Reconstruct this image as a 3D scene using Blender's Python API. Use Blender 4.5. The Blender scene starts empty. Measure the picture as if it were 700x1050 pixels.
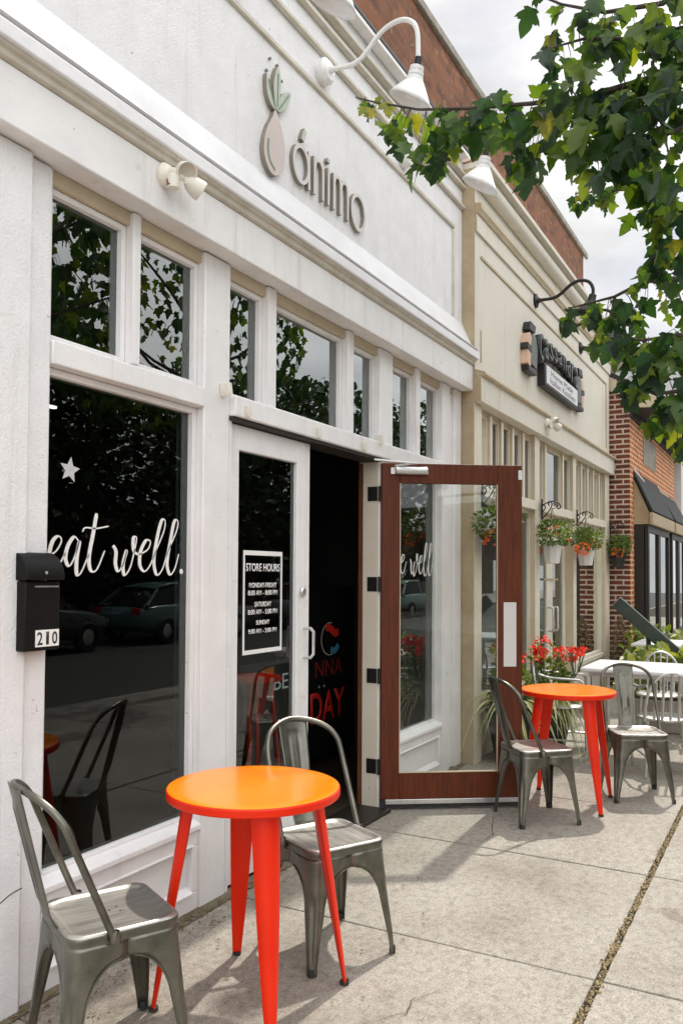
import bpy, bmesh, math, random
from mathutils import Vector, Matrix, noise as mnoise
R = math.radians
rnd = random.Random(7)
scene = bpy.context.scene
C = scene.collection

# ------------------------------------------------------------------ helpers
def sharpen(bm, ang=R(35)):
    for e in bm.edges:
        if len(e.link_faces) == 2:
            e.smooth = e.calc_face_angle(0) < ang
    for f in bm.faces:
        f.smooth = True

class MB:
    def __init__(s): s.bm = bmesh.new(); s.mi = 0
    def face(s, pts):
        f = s.bm.faces.new([s.bm.verts.new(p) for p in pts]); f.material_index = s.mi; return f
    def box(s, x0, x1, y0, y1, z0, z1):
        v = [s.bm.verts.new(p) for p in ((x0,y0,z0),(x1,y0,z0),(x1,y1,z0),(x0,y1,z0),(x0,y0,z1),(x1,y0,z1),(x1,y1,z1),(x0,y1,z1))]
        for q in ((0,3,2,1),(4,5,6,7),(0,1,5,4),(1,2,6,5),(2,3,7,6),(3,0,4,7)):
            f = s.bm.faces.new([v[i] for i in q]); f.material_index = s.mi
        return s
    def obox(s, M, sx, sy, sz):
        v = []
        for z in (-.5,.5):
            for x, y in ((-.5,-.5),(.5,-.5),(.5,.5),(-.5,.5)):
                v.append(s.bm.verts.new(M @ Vector((x*sx, y*sy, z*sz))))
        for q in ((0,3,2,1),(4,5,6,7),(0,1,5,4),(1,2,6,5),(2,3,7,6),(3,0,4,7)):
            f = s.bm.faces.new([v[i] for i in q]); f.material_index = s.mi
        return s
    def prism_x(s, prof, x0, x1):           # prof: (y, z) polygon
        a = [s.bm.verts.new((x0, y, z)) for y, z in prof]; b = [s.bm.verts.new((x1, y, z)) for y, z in prof]
        n = len(prof)
        fs = [s.bm.faces.new(a), s.bm.faces.new(b[::-1])]
        for i in range(n): fs.append(s.bm.faces.new((a[i], b[i], b[(i+1)%n], a[(i+1)%n])))
        for f in fs: f.material_index = s.mi
        return s
    def prism_y(s, prof, y0, y1):           # prof: (x, z) polygon
        a = [s.bm.verts.new((x, y0, z)) for x, z in prof]; b = [s.bm.verts.new((x, y1, z)) for x, z in prof]
        n = len(prof)
        s.bm.faces.new(a); s.bm.faces.new(b[::-1])
        for i in range(n): s.bm.faces.new((a[i], b[i], b[(i+1)%n], a[(i+1)%n]))
        return s
    def tube(s, path, r, seg=10, cap=True):
        path = [Vector(p) for p in path]; n = len(path)
        rr = r if isinstance(r, (list, tuple)) else [r]*n
        t0 = (path[1]-path[0]).normalized()
        ref = Vector((0,0,1)) if abs(t0.z) < .9 else Vector((1,0,0))
        nrm = (ref - t0*ref.dot(t0)).normalized(); rings = []
        for i in range(n):
            t = ((path[min(i+1,n-1)]-path[i]).normalized() + (path[i]-path[max(i-1,0)]).normalized())
            t = t.normalized() if t.length > 1e-6 else t0
            nrm = (nrm - t*nrm.dot(t)).normalized(); bi = t.cross(nrm)
            rings.append([s.bm.verts.new(path[i] + (nrm*math.cos(2*math.pi*k/seg) + bi*math.sin(2*math.pi*k/seg))*rr[i]) for k in range(seg)])
        for i in range(n-1):
            for k in range(seg):
                f = s.bm.faces.new((rings[i][k], rings[i][(k+1)%seg], rings[i+1][(k+1)%seg], rings[i+1][k])); f.material_index = s.mi
        if cap:
            s.bm.faces.new(rings[0][::-1]); s.bm.faces.new(rings[-1])
        return s
    def lathe(s, prof, M=Matrix(), seg=24, cap=False):   # prof (r, z) around local z
        rings = []
        for r, z in prof:
            rings.append([s.bm.verts.new(M @ Vector((r*math.cos(2*math.pi*k/seg), r*math.sin(2*math.pi*k/seg), z))) for k in range(seg)])
        for i in range(len(prof)-1):
            for k in range(seg):
                f = s.bm.faces.new((rings[i][k], rings[i][(k+1)%seg], rings[i+1][(k+1)%seg], rings[i+1][k])); f.material_index = s.mi
        if cap:
            s.bm.faces.new(rings[0][::-1]); s.bm.faces.new(rings[-1])
        return s

def lerp_(a, b, t): return a+(b-a)*t
def link(o, parent=None):
    C.objects.link(o)
    if parent: o.parent = parent
    return o

def root_offset(p):
    v = Vector((0,0,0))
    while p: v += p.location; p = p.parent
    return v

def obj(name, mb, mats, parent=None, world=True, bevel=0, smooth=True, ang=35, solid=0, subsurf=0):
    bm = mb.bm if isinstance(mb, MB) else mb
    bmesh.ops.recalc_face_normals(bm, faces=bm.faces) if not getattr(mb, 'keepn', False) else None
    if smooth: sharpen(bm, R(ang))
    me = bpy.data.meshes.new(name); bm.to_mesh(me); bm.free()
    if parent and world:
        off = root_offset(parent)
        me.transform(Matrix.Translation(-off))
    for m in (mats if isinstance(mats, (list, tuple)) else [mats]): me.materials.append(m)
    o = link(bpy.data.objects.new(name, me), parent)
    if solid:
        md = o.modifiers.new('solid', 'SOLIDIFY'); md.thickness = solid; md.offset = 0
    if bevel:
        md = o.modifiers.new('bevel', 'BEVEL'); md.width = bevel; md.segments = 2; md.limit_method = 'ANGLE'; md.angle_limit = R(40)
    if subsurf:
        md = o.modifiers.new('sub', 'SUBSURF'); md.levels = subsurf; md.render_levels = subsurf
    return o

def thing(name, label, cat, loc=(0,0,0), rotz=0, group=None):
    o = bpy.data.objects.new(name, None); C.objects.link(o)
    o.empty_display_size = .1
    o.location = loc; o.rotation_euler = (0,0,rotz); o['label'] = label; o['category'] = cat
    if group: o['group'] = group
    return o

def tag(o, label, cat, group=None):
    o['label'] = label; o['category'] = cat
    if group: o['group'] = group
    return o

def struct(name, mb, mats, kind='structure', **k):
    o = obj(name, mb, mats, **k); o['kind'] = kind; return o

def copy_tree(o, parent=None):
    c = o.copy(); C.objects.link(c)
    if parent: c.parent = parent
    for ch in [x for x in o.children]: copy_tree(ch, c)
    return c

# ------------------------------------------------------------------ materials
def new_mat(name):
    m = bpy.data.materials.new(name); m.use_nodes = True
    nt = m.node_tree; b = nt.nodes['Principled BSDF']
    return m, nt, b
def N(nt, t, **kw):
    n = nt.nodes.new(t)
    for k, v in kw.items():
        if k in n.inputs.keys(): n.inputs[k].default_value = v
        else: setattr(n, k, v)
    return n
def c4(c): return (c[0], c[1], c[2], 1)
def ramp(nt, fac, stops):
    r = nt.nodes.new('ShaderNodeValToRGB'); e = r.color_ramp.elements
    e[0].position, e[0].color = stops[0][0], c4(stops[0][1]); e[1].position, e[1].color = stops[-1][0], c4(stops[-1][1])
    for p, c in stops[1:-1]:
        x = e.new(p); x.color = c4(c)
    nt.links.new(fac, r.inputs[0]); return r
def coords(nt, space='pos', scale=(1,1,1)):
    if space == 'pos': v = nt.nodes.new('ShaderNodeNewGeometry').outputs['Position']
    else: v = nt.nodes.new('ShaderNodeTexCoord').outputs['Object']
    mp = nt.nodes.new('ShaderNodeMapping'); mp.inputs['Scale'].default_value = scale
    nt.links.new(v, mp.inputs[0]); return mp.outputs[0]
def mixc(nt, fac, a, b, mode='MIX'):
    m = nt.nodes.new('ShaderNodeMix'); m.data_type = 'RGBA'; m.blend_type = mode
    for s, v in ((m.inputs[0], fac), (m.inputs[6], a), (m.inputs[7], b)):
        if hasattr(v, 'is_linked') or hasattr(v, 'links'): nt.links.new(v, s)
        else: s.default_value = v if not isinstance(v, tuple) or len(v) == 4 else c4(v)
    return m.outputs[2]
def bump(nt, b, h, strength=.3, dist=.01):
    n = nt.nodes.new('ShaderNodeBump'); n.inputs['Strength'].default_value = strength; n.inputs['Distance'].default_value = dist
    nt.links.new(h, n.inputs['Height']); nt.links.new(n.outputs[0], b.inputs['Normal']); return n

def pm(name, c1, c2, scale=6, rough=.6, rvar=.1, bs=40, bstr=.15, bdist=.003, metal=0, coat=0, space='pos', stretch=(1,1,1), spots=None, streaks=None):
    m, nt, b = new_mat(name); L = nt.links
    v = coords(nt, space, stretch)
    n1 = N(nt, 'ShaderNodeTexNoise', Scale=scale, Detail=6.0, Roughness=.62); L.new(v, n1.inputs['Vector'])
    r = ramp(nt, n1.outputs['Fac'], [(.3, c1), (.7, c2)])
    col = r.outputs[0]
    if spots:
        n3 = N(nt, 'ShaderNodeTexNoise', Scale=spots[1], Detail=8.0, Roughness=.7); L.new(v, n3.inputs['Vector'])
        r3 = ramp(nt, n3.outputs['Fac'], [(spots[2], (0,0,0)), (spots[2]+spots[3], (1,1,1))])
        col = mixc(nt, r3.outputs[0], col, spots[0])
    if streaks:
        v5 = coords(nt, space, (7,7,.45)); n5 = N(nt, 'ShaderNodeTexNoise', Scale=2.0, Detail=7.0, Roughness=.65); L.new(v5, n5.inputs['Vector'])
        r5 = ramp(nt, n5.outputs['Fac'], [(.56, (0,0,0)), (.74, (1,1,1))]); col = mixc(nt, r5.outputs[0], col, mixc(nt, .55, col, streaks))
        v6 = coords(nt, space, (1,1,1)); n6 = N(nt, 'ShaderNodeTexNoise', Scale=38.0, Detail=4.0, Roughness=.6); L.new(v6, n6.inputs['Vector'])
        r6 = ramp(nt, n6.outputs['Fac'], [(.70, (0,0,0)), (.74, (1,1,1))]); col = mixc(nt, r6.outputs[0], col, (.36,.31,.25))
    L.new(col, b.inputs['Base Color'])
    mr = N(nt, 'ShaderNodeMapRange'); mr.inputs[3].default_value = rough-rvar; mr.inputs[4].default_value = rough+rvar
    L.new(n1.outputs['Fac'], mr.inputs[0]); L.new(mr.outputs[0], b.inputs['Roughness'])
    b.inputs['Metallic'].default_value = metal
    if coat: b.inputs['Coat Weight'].default_value = coat; b.inputs['Coat Roughness'].default_value = .08
    if bstr:
        n2 = N(nt, 'ShaderNodeTexNoise', Scale=bs, Detail=5.0, Roughness=.6); L.new(v, n2.inputs['Vector'])
        bump(nt, b, n2.outputs['Fac'], bstr, bdist)
    return m

M = {}
M['white'] = pm('white_painted_wood', (.76,.75,.745), (.85,.84,.835), 5, .55, .08, 70, .4, .004, spots=((.50,.46,.40), 4.5, .64, .12), streaks=(.56,.52,.46))
M['stucco'] = pm('white_painted_stucco', (.77,.765,.77), (.86,.855,.86), 6, .7, .08, 110, .7, .006, spots=((.58,.55,.51), 2.6, .64, .16), streaks=(.58,.55,.50))
M['flash'] = pm('white_metal_flashing', (.74,.74,.75), (.83,.83,.84), 4, .38, .08, 9, .5, .012, spots=((.5,.46,.42), 9, .7, .08))
M['bead'] = pm('weathered_white_trim', (.50,.46,.38), (.66,.62,.54), 9, .6, .1, 40, .2)
M['cream'] = pm('cream_paint', (.66,.60,.48), (.74,.68,.57), 4, .55, .08, 50, .2, .003, spots=((.5,.43,.32), 5, .66, .12), streaks=(.46,.39,.28))
M['creamwall'] = pm('cream_stucco', (.67,.635,.55), (.73,.69,.60), 3, .75, .08, 90, .3, .003, spots=((.56,.5,.4), 2.4, .66, .2), streaks=(.48,.42,.32))
M['tan'] = pm('tan_trim_and_shade', (.36,.28,.17), (.46,.37,.24), 6, .6, .1, 60, .25)  # trim colour; also painted shade on side faces and bays
M['black'] = pm('black_metal', (.004,.004,.004), (.010,.0095,.009), 20, .5, .1, 60, .1)
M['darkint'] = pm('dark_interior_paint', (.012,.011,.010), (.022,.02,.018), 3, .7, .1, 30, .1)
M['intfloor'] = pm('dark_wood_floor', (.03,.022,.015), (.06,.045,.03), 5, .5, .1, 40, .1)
M['mailbox'] = pm('satin_black_paint', (.003,.003,.003), (.006,.0055,.005), 20, .55, .08, 60, .1)
M['mailbox'].node_tree.nodes['Principled BSDF'].inputs['Specular IOR Level'].default_value = .22
M['rubber'] = pm('dark_rubber', (.012,.012,.012), (.03,.03,.028), 30, .7, .1, 80, .1)
M['lampwhite'] = pm('white_enamel', (.76,.76,.75), (.83,.83,.82), 12, .3, .06, 60, .06, .002)
M['oldplastic'] = pm('yellowed_white_plastic', (.70,.67,.58), (.80,.78,.71), 12, .4, .08, 60, .06, .002, spots=((.45,.36,.22), 18, .66, .08))
M['rusty'] = pm('rusted_metal', (.12,.06,.03), (.30,.18,.10), 30, .8, .1, 60, .3)
M['alu'] = pm('brushed_aluminium', (.55,.55,.54), (.72,.72,.71), 14, .36, .08, 120, .1, .001, metal=.9)
M['plate'] = pm('pale_push_plate', (.60,.58,.56), (.68,.66,.65), 300, .5, .05, 200, .2, .001)
M['tabletop'] = pm('orange_lit_top_enamel', (.92,.205,.004), (.96,.245,.006), 3, .22, .05, 140, .05, .001, coat=.1, space='obj')  # brightly lit tone of the top put into the enamel; rim and legs redder
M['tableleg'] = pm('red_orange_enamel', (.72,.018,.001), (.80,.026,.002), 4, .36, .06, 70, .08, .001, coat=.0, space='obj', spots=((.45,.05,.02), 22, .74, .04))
M['steel'] = pm('lacquered_raw_steel', (.115,.111,.09), (.225,.22,.185), 9, .34, .12, 60, .12, .0015, metal=.88, space='obj', spots=((.12,.10,.07), 16, .64, .1))
M['tableleg'].node_tree.nodes['Principled BSDF'].inputs['Specular IOR Level'].default_value = .28
M['seatsteel'] = pm('worn_steel_seat', (.34,.32,.285), (.56,.54,.50), 5, .40, .1, 30, .1, .001, metal=.8, space='obj', stretch=(1,9,1), spots=((.20,.155,.11), 5, .60, .2))
M['vinyl'] = pm('white_vinyl_letters', (.80,.80,.78), (.84,.84,.82), 12, .5, .03, 60, 0)
M['pink'] = pm('blush_sign_paint', (.56,.48,.45), (.62,.54,.50), 8, .5, .05, 60, .1)
M['letterface'] = pm('pale_sign_paint', (.62,.58,.56), (.68,.64,.62), 8, .5, .05, 60, .1)
M['return'] = pm('letter_side_shade', (.20,.175,.14), (.27,.24,.20), 9, .6, .05, 60, .1)  # letter sides, their shadow put into the colour
M['sage'] = pm('sage_green_sign_paint', (.40,.47,.38), (.50,.56,.46), 14, .5, .05, 60, .1)
M['sageline'] = pm('dark_sage_paint', (.16,.20,.15), (.2,.25,.19), 14, .5, .05, 60, .1)
M['red'] = pm('red_sign_paint', (.75,.02,.015), (.85,.03,.02), 8, .5, .05, 60, 0)
M['dimred'] = pm('dull_red_sign_paint', (.20,.012,.01), (.28,.016,.012), 8, .6, .05, 60, 0)  # darker red for the upper board letters
M['bluechalk'] = pm('blue_chalk', (.05,.22,.4), (.08,.3,.5), 30, .8, .05, 60, 0)
M['chalk'] = pm('grey_chalk', (.5,.5,.5), (.6,.6,.6), 60, .8, .05, 60, 0)
M['signblack'] = pm('black_sign_paint', (.010,.010,.010), (.02,.02,.02), 8, .5, .1, 60, .1)
M['signgrey'] = pm('grey_sign_paint', (.06,.07,.066), (.17,.19,.18), 22, .5, .1, 60, .1)
M['skin'] = pm('peach_sign_paint', (.62,.42,.31), (.68,.47,.35), 12, .6, .1, 60, 0)
M['signwhite'] = pm('white_sign_board', (.72,.72,.74), (.80,.80,.82), 12, .5, .1, 60, 0)
M['shingle'] = pm('black_shingles', (.010,.012,.012), (.04,.042,.042), 24, .75, .1, 50, .5, .006)
M['beige'] = pm('beige_trim_and_shade', (.50,.42,.29), (.60,.51,.37), 6, .6, .1, 60, .15)  # trim colour; also painted shade on the cafe window head and pier sides
M['soffit'] = pm('dark_brown_soffit', (.018,.014,.010), (.03,.024,.018), 6, .7, .1, 60, .1)
M['teal'] = pm('teal_gutter', (.05,.17,.16), (.08,.24,.22), 9, .5, .1, 60, .1)
M['greenboard'] = pm('dark_green_painted_wood', (.032,.048,.040), (.055,.075,.062), 9, .5, .1, 60, .2)
M['darkframe'] = pm('dark_brown_frame', (.012,.010,.008), (.022,.018,.014), 8, .5, .1, 60, .1)
M['pot'] = pm('dark_glazed_pot', (.012,.013,.013), (.03,.03,.03), 8, .35, .1, 60, .1, space='obj')
M['whitepot'] = pm('white_plastic_pot', (.70,.69,.66), (.78,.77,.74), 8, .45, .06, 60, .05, space='obj')
M['soil'] = pm('soil', (.02,.014,.01), (.05,.036,.025), 40, .9, .05, 60, .6, .01)
M['bark'] = pm('grey_brown_bark', (.035,.026,.02), (.10,.08,.065), 14, .85, .1, 30, .7, .012, stretch=(1,1,.3))
M['stone'] = pm('pale_stone', (.20,.185,.15), (.42,.39,.33), 5, .85, .1, 18, .7, .02)
M['carred'] = pm('dark_car_paint', (.018,.02,.024), (.022,.025,.03), 5, .3, .03, 60, 0, coat=1)
M['carteal'] = pm('teal_car_paint', (.08,.17,.16), (.09,.19,.18), 5, .3, .03, 60, 0, coat=1)
M['carteal2'] = pm('pale_green_car_paint', (.26,.40,.36), (.28,.43,.39), 5, .3, .03, 60, 0, coat=1)
M['carsilver'] = pm('silver_car_paint', (.42,.43,.44), (.46,.47,.48), 5, .3, .03, 60, 0, metal=.5, coat=1)
M['carglass'] = pm('car_glass', (.01,.012,.012), (.014,.016,.016), 5, .06, .02, 60, 0)
M['taillight'] = pm('red_lens', (.45,.01,.01), (.5,.012,.012), 5, .2, .02, 60, 0)
M['asphalt'] = pm('asphalt', (.04,.04,.04), (.07,.068,.066), 2, .85, .05, 200, .5, .01)
M['kerb'] = pm('kerb_concrete', (.24,.22,.20), (.36,.34,.31), 4, .85, .05, 90, .4, .006)
M['paleside'] = pm('pale_render', (.66,.66,.65), (.74,.74,.73), 2, .8, .05, 60, .2)

# mahogany door
m, nt, b = new_mat('mahogany_stain'); v = coords(nt, 'obj', (14,14,1.2))
n1 = N(nt, 'ShaderNodeTexNoise', Scale=3.0, Detail=8.0, Roughness=.65, Distortion=.6); nt.links.new(v, n1.inputs['Vector'])
r = ramp(nt, n1.outputs['Fac'], [(.25, (.048,.011,.003)), (.5, (.105,.022,.005)), (.8, (.165,.037,.009))])
nt.links.new(r.outputs[0], b.inputs['Base Color']); b.inputs['Roughness'].default_value = .45; b.inputs['Specular IOR Level'].default_value = .28
bump(nt, b, n1.outputs['Fac'], .15, .002); M['mahogany'] = m
# door trim browner
M['browntrim'] = pm('brown_stained_trim', (.10,.03,.012), (.20,.07,.025), 10, .5, .1, 60, .15, stretch=(6,6,.6))

# glass
def glass_mat(name, tint, mul=1.5, wob=.015):
    m = bpy.data.materials.new(name); m.use_nodes = True; nt = m.node_tree; nt.nodes.clear(); L = nt.links
    out = N(nt, 'ShaderNodeOutputMaterial'); mix = N(nt, 'ShaderNodeMixShader')
    tr = N(nt, 'ShaderNodeBsdfTransparent'); tr.inputs[0].default_value = c4(tint)
    gl = N(nt, 'ShaderNodeBsdfGlossy'); gl.inputs['Roughness'].default_value = .0; gl.inputs[0].default_value = (.93,.97,.96,1)
    fr = N(nt, 'ShaderNodeFresnel', IOR=1.5)
    mm = N(nt, 'ShaderNodeMath', operation='MULTIPLY', use_clamp=True); mm.inputs[1].default_value = mul
    L.new(fr.outputs[0], mm.inputs[0]); L.new(mm.outputs[0], mix.inputs[0])
    L.new(tr.outputs[0], mix.inputs[1]); L.new(gl.outputs[0], mix.inputs[2]); L.new(mix.outputs[0], out.inputs[0])
    return m
M['glass'] = glass_mat('window_glass', (.66,.76,.72), 1.3, .0009)
M['lightglass'] = glass_mat('upper_light_glass', (.62,.74,.70), 2.7)
M['doorglass'] = glass_mat('door_glass', (.90,.94,.92), 1.0, .0008)

# brick
def brick_mat(name, c1, c2, mortar, squash=1., mort=.011, rough=.85, var=((.5,.5,.5),(.5,.5,.5)), patch=None):
    m, nt, b = new_mat(name); L = nt.links
    g = nt.nodes.new('ShaderNodeNewGeometry'); sp = N(nt, 'ShaderNodeSeparateXYZ'); L.new(g.outputs['Position'], sp.inputs[0])
    ad = N(nt, 'ShaderNodeMath', operation='ADD'); L.new(sp.outputs[0], ad.inputs[0]); L.new(sp.outputs[1], ad.inputs[1])
    cb = N(nt, 'ShaderNodeCombineXYZ'); L.new(ad.outputs[0], cb.inputs[0]); L.new(sp.outputs[2], cb.inputs[1])
    nz = N(nt, 'ShaderNodeTexNoise', Scale=9.0, Detail=3.0); L.new(g.outputs['Position'], nz.inputs['Vector'])
    vm = N(nt, 'ShaderNodeVectorMath', operation='MULTIPLY_ADD'); vm.inputs[1].default_value = (.012,.012,0)
    L.new(nz.outputs['Color'], vm.inputs[0]); L.new(cb.outputs[0], vm.inputs[2])
    br = N(nt, 'ShaderNodeTexBrick'); br.inputs['Scale'].default_value = 1
    br.inputs['Brick Width'].default_value = .215; br.inputs['Row Height'].default_value = .0715; br.inputs['Mortar Size'].default_value = mort
    br.inputs['Mortar Smooth'].default_value = .15; br.inputs['Color1'].default_value = c4(c1); br.inputs['Color2'].default_value = c4(c2); br.inputs['Mortar'].default_value = c4(mortar)
    L.new(vm.outputs[0], br.inputs['Vector'])
    n2 = N(nt, 'ShaderNodeTexNoise', Scale=5.0, Detail=7.0, Roughness=.7); L.new(g.outputs['Position'], n2.inputs['Vector'])
    r2 = ramp(nt, n2.outputs['Fac'], [(.25, (.45,.42,.40)), (.5, (1,1,1)), (.75, (1.35,1.25,1.15))])
    col = mixc(nt, .8, br.outputs['Color'], r2.outputs[0], 'MULTIPLY')
    if patch:
        n4 = N(nt, 'ShaderNodeTexNoise', Scale=patch[1], Detail=9.0, Roughness=.75); L.new(g.outputs['Position'], n4.inputs['Vector'])
        r4 = ramp(nt, n4.outputs['Fac'], [(patch[2], (0,0,0)), (patch[2]+.08, (1,1,1))])
        col = mixc(nt, r4.outputs[0], col, patch[0])
    L.new(col, b.inputs['Base Color']); b.inputs['Roughness'].default_value = rough
    inv = N(nt, 'ShaderNodeMath', operation='SUBTRACT'); inv.inputs[0].default_value = 1; L.new(br.outputs['Fac'], inv.inputs[1])
    sm = N(nt, 'ShaderNodeMath', operation='MULTIPLY_ADD'); sm.inputs[1].default_value = .35; L.new(n2.outputs['Fac'], sm.inputs[0]); L.new(inv.outputs[0], sm.inputs[2])
    bump(nt, b, sm.outputs[0], .7, .008)
    return m
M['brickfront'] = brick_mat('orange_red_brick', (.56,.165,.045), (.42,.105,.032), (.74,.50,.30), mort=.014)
M['brickside'] = brick_mat('shaded_red_brick', (.17,.045,.025), (.10,.028,.018), (.55,.43,.34), mort=.012)  # side return: its shade painted into the brick colour
M['brickold'] = brick_mat('weathered_red_brick', (.25,.088,.034), (.13,.045,.020), (.17,.10,.055), mort=.007, patch=((.34,.24,.15), 11, .57))
M['brickfar'] = brick_mat('brown_brick', (.12,.06,.04), (.09,.045,.03), (.2,.18,.15))

# concrete slabs
m, nt, b = new_mat('pavement_concrete'); L = nt.links
g = nt.nodes.new('ShaderNodeNewGeometry'); P = g.outputs['Position']
na = N(nt, 'ShaderNodeTexNoise', Scale=1.1, Detail=7.0, Roughness=.62); L.new(P, na.inputs['Vector'])
ra = ramp(nt, na.outputs['Fac'], [(.27, (.175,.152,.12)), (.45, (.295,.268,.228)), (.70, (.37,.344,.302))])
nb = N(nt, 'ShaderNodeTexNoise', Scale=110.0, Detail=4.0, Roughness=.75); L.new(P, nb.inputs['Vector'])
rb = ramp(nt, nb.outputs['Fac'], [(.32, (.50,.48,.45)), (.5, (1,1,1)), (.68, (1.4,1.38,1.35))])
nm = N(nt, 'ShaderNodeTexNoise', Scale=26.0, Detail=6.0, Roughness=.7); L.new(P, nm.inputs['Vector'])
rm = ramp(nt, nm.outputs['Fac'], [(.33, (.62,.60,.57)), (.5, (1,1,1)), (.68, (1.22,1.21,1.19))])
col = mixc(nt, .85, mixc(nt, .8, ra.outputs[0], rm.outputs[0], 'MULTIPLY'), rb.outputs[0], 'MULTIPLY')
nc = N(nt, 'ShaderNodeTexNoise', Scale=3.1, Detail=9.0, Roughness=.75, Distortion=.5); L.new(P, nc.inputs['Vector'])
rc = ramp(nt, nc.outputs['Fac'], [(.58, (0,0,0)), (.70, (1,1,1))])
col = mixc(nt, rc.outputs[0], col, mixc(nt, .7, col, (.135,.105,.07)))
vo = N(nt, 'ShaderNodeTexVoronoi', Scale=42.0); L.new(P, vo.inputs['Vector'])
rv = ramp(nt, vo.outputs['Distance'], [(.04, (1,1,1)), (.10, (0,0,0))])
nd = N(nt, 'ShaderNodeTexNoise', Scale=2.0, Detail=2.0); L.new(P, nd.inputs['Vector'])
rd = ramp(nt, nd.outputs['Fac'], [(.5, (0,0,0)), (.62, (1,1,1))])
mk = N(nt, 'ShaderNodeMath', operation='MULTIPLY'); L.new(rv.outputs[0], mk.inputs[0]); L.new(rd.outputs[0], mk.inputs[1])
col = mixc(nt, mk.outputs[0], col, (.16,.135,.10))
L.new(col, b.inputs['Base Color']); b.inputs['Roughness'].default_value = .82
ms = N(nt, 'ShaderNodeMath', operation='MULTIPLY_ADD'); ms.inputs[1].default_value = .5; L.new(nb.outputs['Fac'], ms.inputs[0]); L.new(na.outputs['Fac'], ms.inputs[2])
bump(nt, b, ms.outputs[0], .55, .006); M['concrete'] = m
M['joint'] = pm('dark_joint_dirt', (.02,.015,.010), (.065,.052,.03), 30, .95, .03, 90, .8, .01, spots=((.07,.075,.025), 14, .55, .1))
M['rubble'] = pm('rubble_brick_bits', (.17,.125,.06), (.42,.33,.19), 60, .9, .05, 90, .5)
M['litter'] = pm('dry_leaf_litter', (.10,.065,.03), (.26,.19,.10), 40, .9, .05, 60, 0)
M['moss'] = pm('mossy_dirt', (.085,.066,.038), (.21,.175,.12), 18, .95, .03, 60, .8, .012, spots=((.06,.062,.02), 9, .58, .1))

# leaves
def leaf_mat(name, stops, trans=.35, rough=.45):
    m, nt, b = new_mat(name); L = nt.links
    g = nt.nodes.new('ShaderNodeNewGeometry')
    r = ramp(nt, g.outputs['Random Per Island'], stops)
    n = N(nt, 'ShaderNodeTexNoise', Scale=14.0, Detail=2.0); L.new(g.outputs['Position'], n.inputs['Vector'])
    rr = ramp(nt, n.outputs['Fac'], [(.3, (.75,.75,.7)), (.7, (1.15,1.15,1.1))])
    col = mixc(nt, 1., r.outputs[0], rr.outputs[0], 'MULTIPLY')
    L.new(col, b.inputs['Base Color']); b.inputs['Roughness'].default_value = rough
    t = N(nt, 'ShaderNodeBsdfTranslucent'); c2 = mixc(nt, 1., col, (1.9,1.7,.55), 'MULTIPLY'); L.new(c2, t.inputs[0])
    mx = N(nt, 'ShaderNodeMixShader'); mx.inputs[0].default_value = trans
    L.new(b.outputs[0], mx.inputs[1]); L.new(t.outputs[0], mx.inputs[2]); L.new(mx.outputs[0], nt.nodes['Material Output'].inputs[0])
    return m
M['leaf'] = leaf_mat('maple_leaves', [(0, (.012,.040,.022)), (.4, (.024,.068,.022)), (.75, (.066,.135,.020)), (.97, (.13,.20,.028)), (1, (.24,.23,.02))], .48, .36)
M['leafsunlit'] = leaf_mat('sunlit_yellow_green_leaves', [(0, (.08,.15,.02)), (.7, (.17,.23,.03)), (.94, (.26,.25,.03)), (1, (.36,.22,.03))], .5, .4)  # lit yellow-green of the branch tip put into the leaf colour
M['leafdark'] = leaf_mat('dark_tree_leaves', [(0, (.014,.030,.016)), (.5, (.022,.05,.02)), (1, (.04,.07,.022))], .25)
M['hosta'] = leaf_mat('yellow_green_leaves', [(0, (.10,.16,.03)), (.5, (.22,.28,.06)), (1, (.40,.42,.14))], .3)
M['spider'] = leaf_mat('striped_spider_leaves', [(0, (.20,.26,.10)), (.4, (.45,.48,.26)), (1, (.66,.66,.48))], .3)
M['green'] = leaf_mat('basket_greens', [(0, (.04,.09,.02)), (.5, (.09,.16,.03)), (1, (.20,.26,.07))], .3)
M['petal'] = leaf_mat('red_petals', [(0, (.55,.015,.012)), (.6, (.72,.03,.02)), (1, (.80,.10,.05))], .3)
M['petalor'] = leaf_mat('orange_petals', [(0, (.70,.10,.03)), (.6, (.78,.17,.05)), (1, (.82,.34,.12))], .3)

def emis(name, col, s):
    m = bpy.data.materials.new(name); m.use_nodes = True; nt = m.node_tree; nt.nodes.clear()
    e = N(nt, 'ShaderNodeEmission'); e.inputs[0].default_value = c4(col); e.inputs[1].default_value = s
    nt.links.new(e.outputs[0], N(nt, 'ShaderNodeOutputMaterial').inputs[0]); return m
M['lit'] = emis('lit_lamp', (1,.93,.8), 3.)

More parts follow.
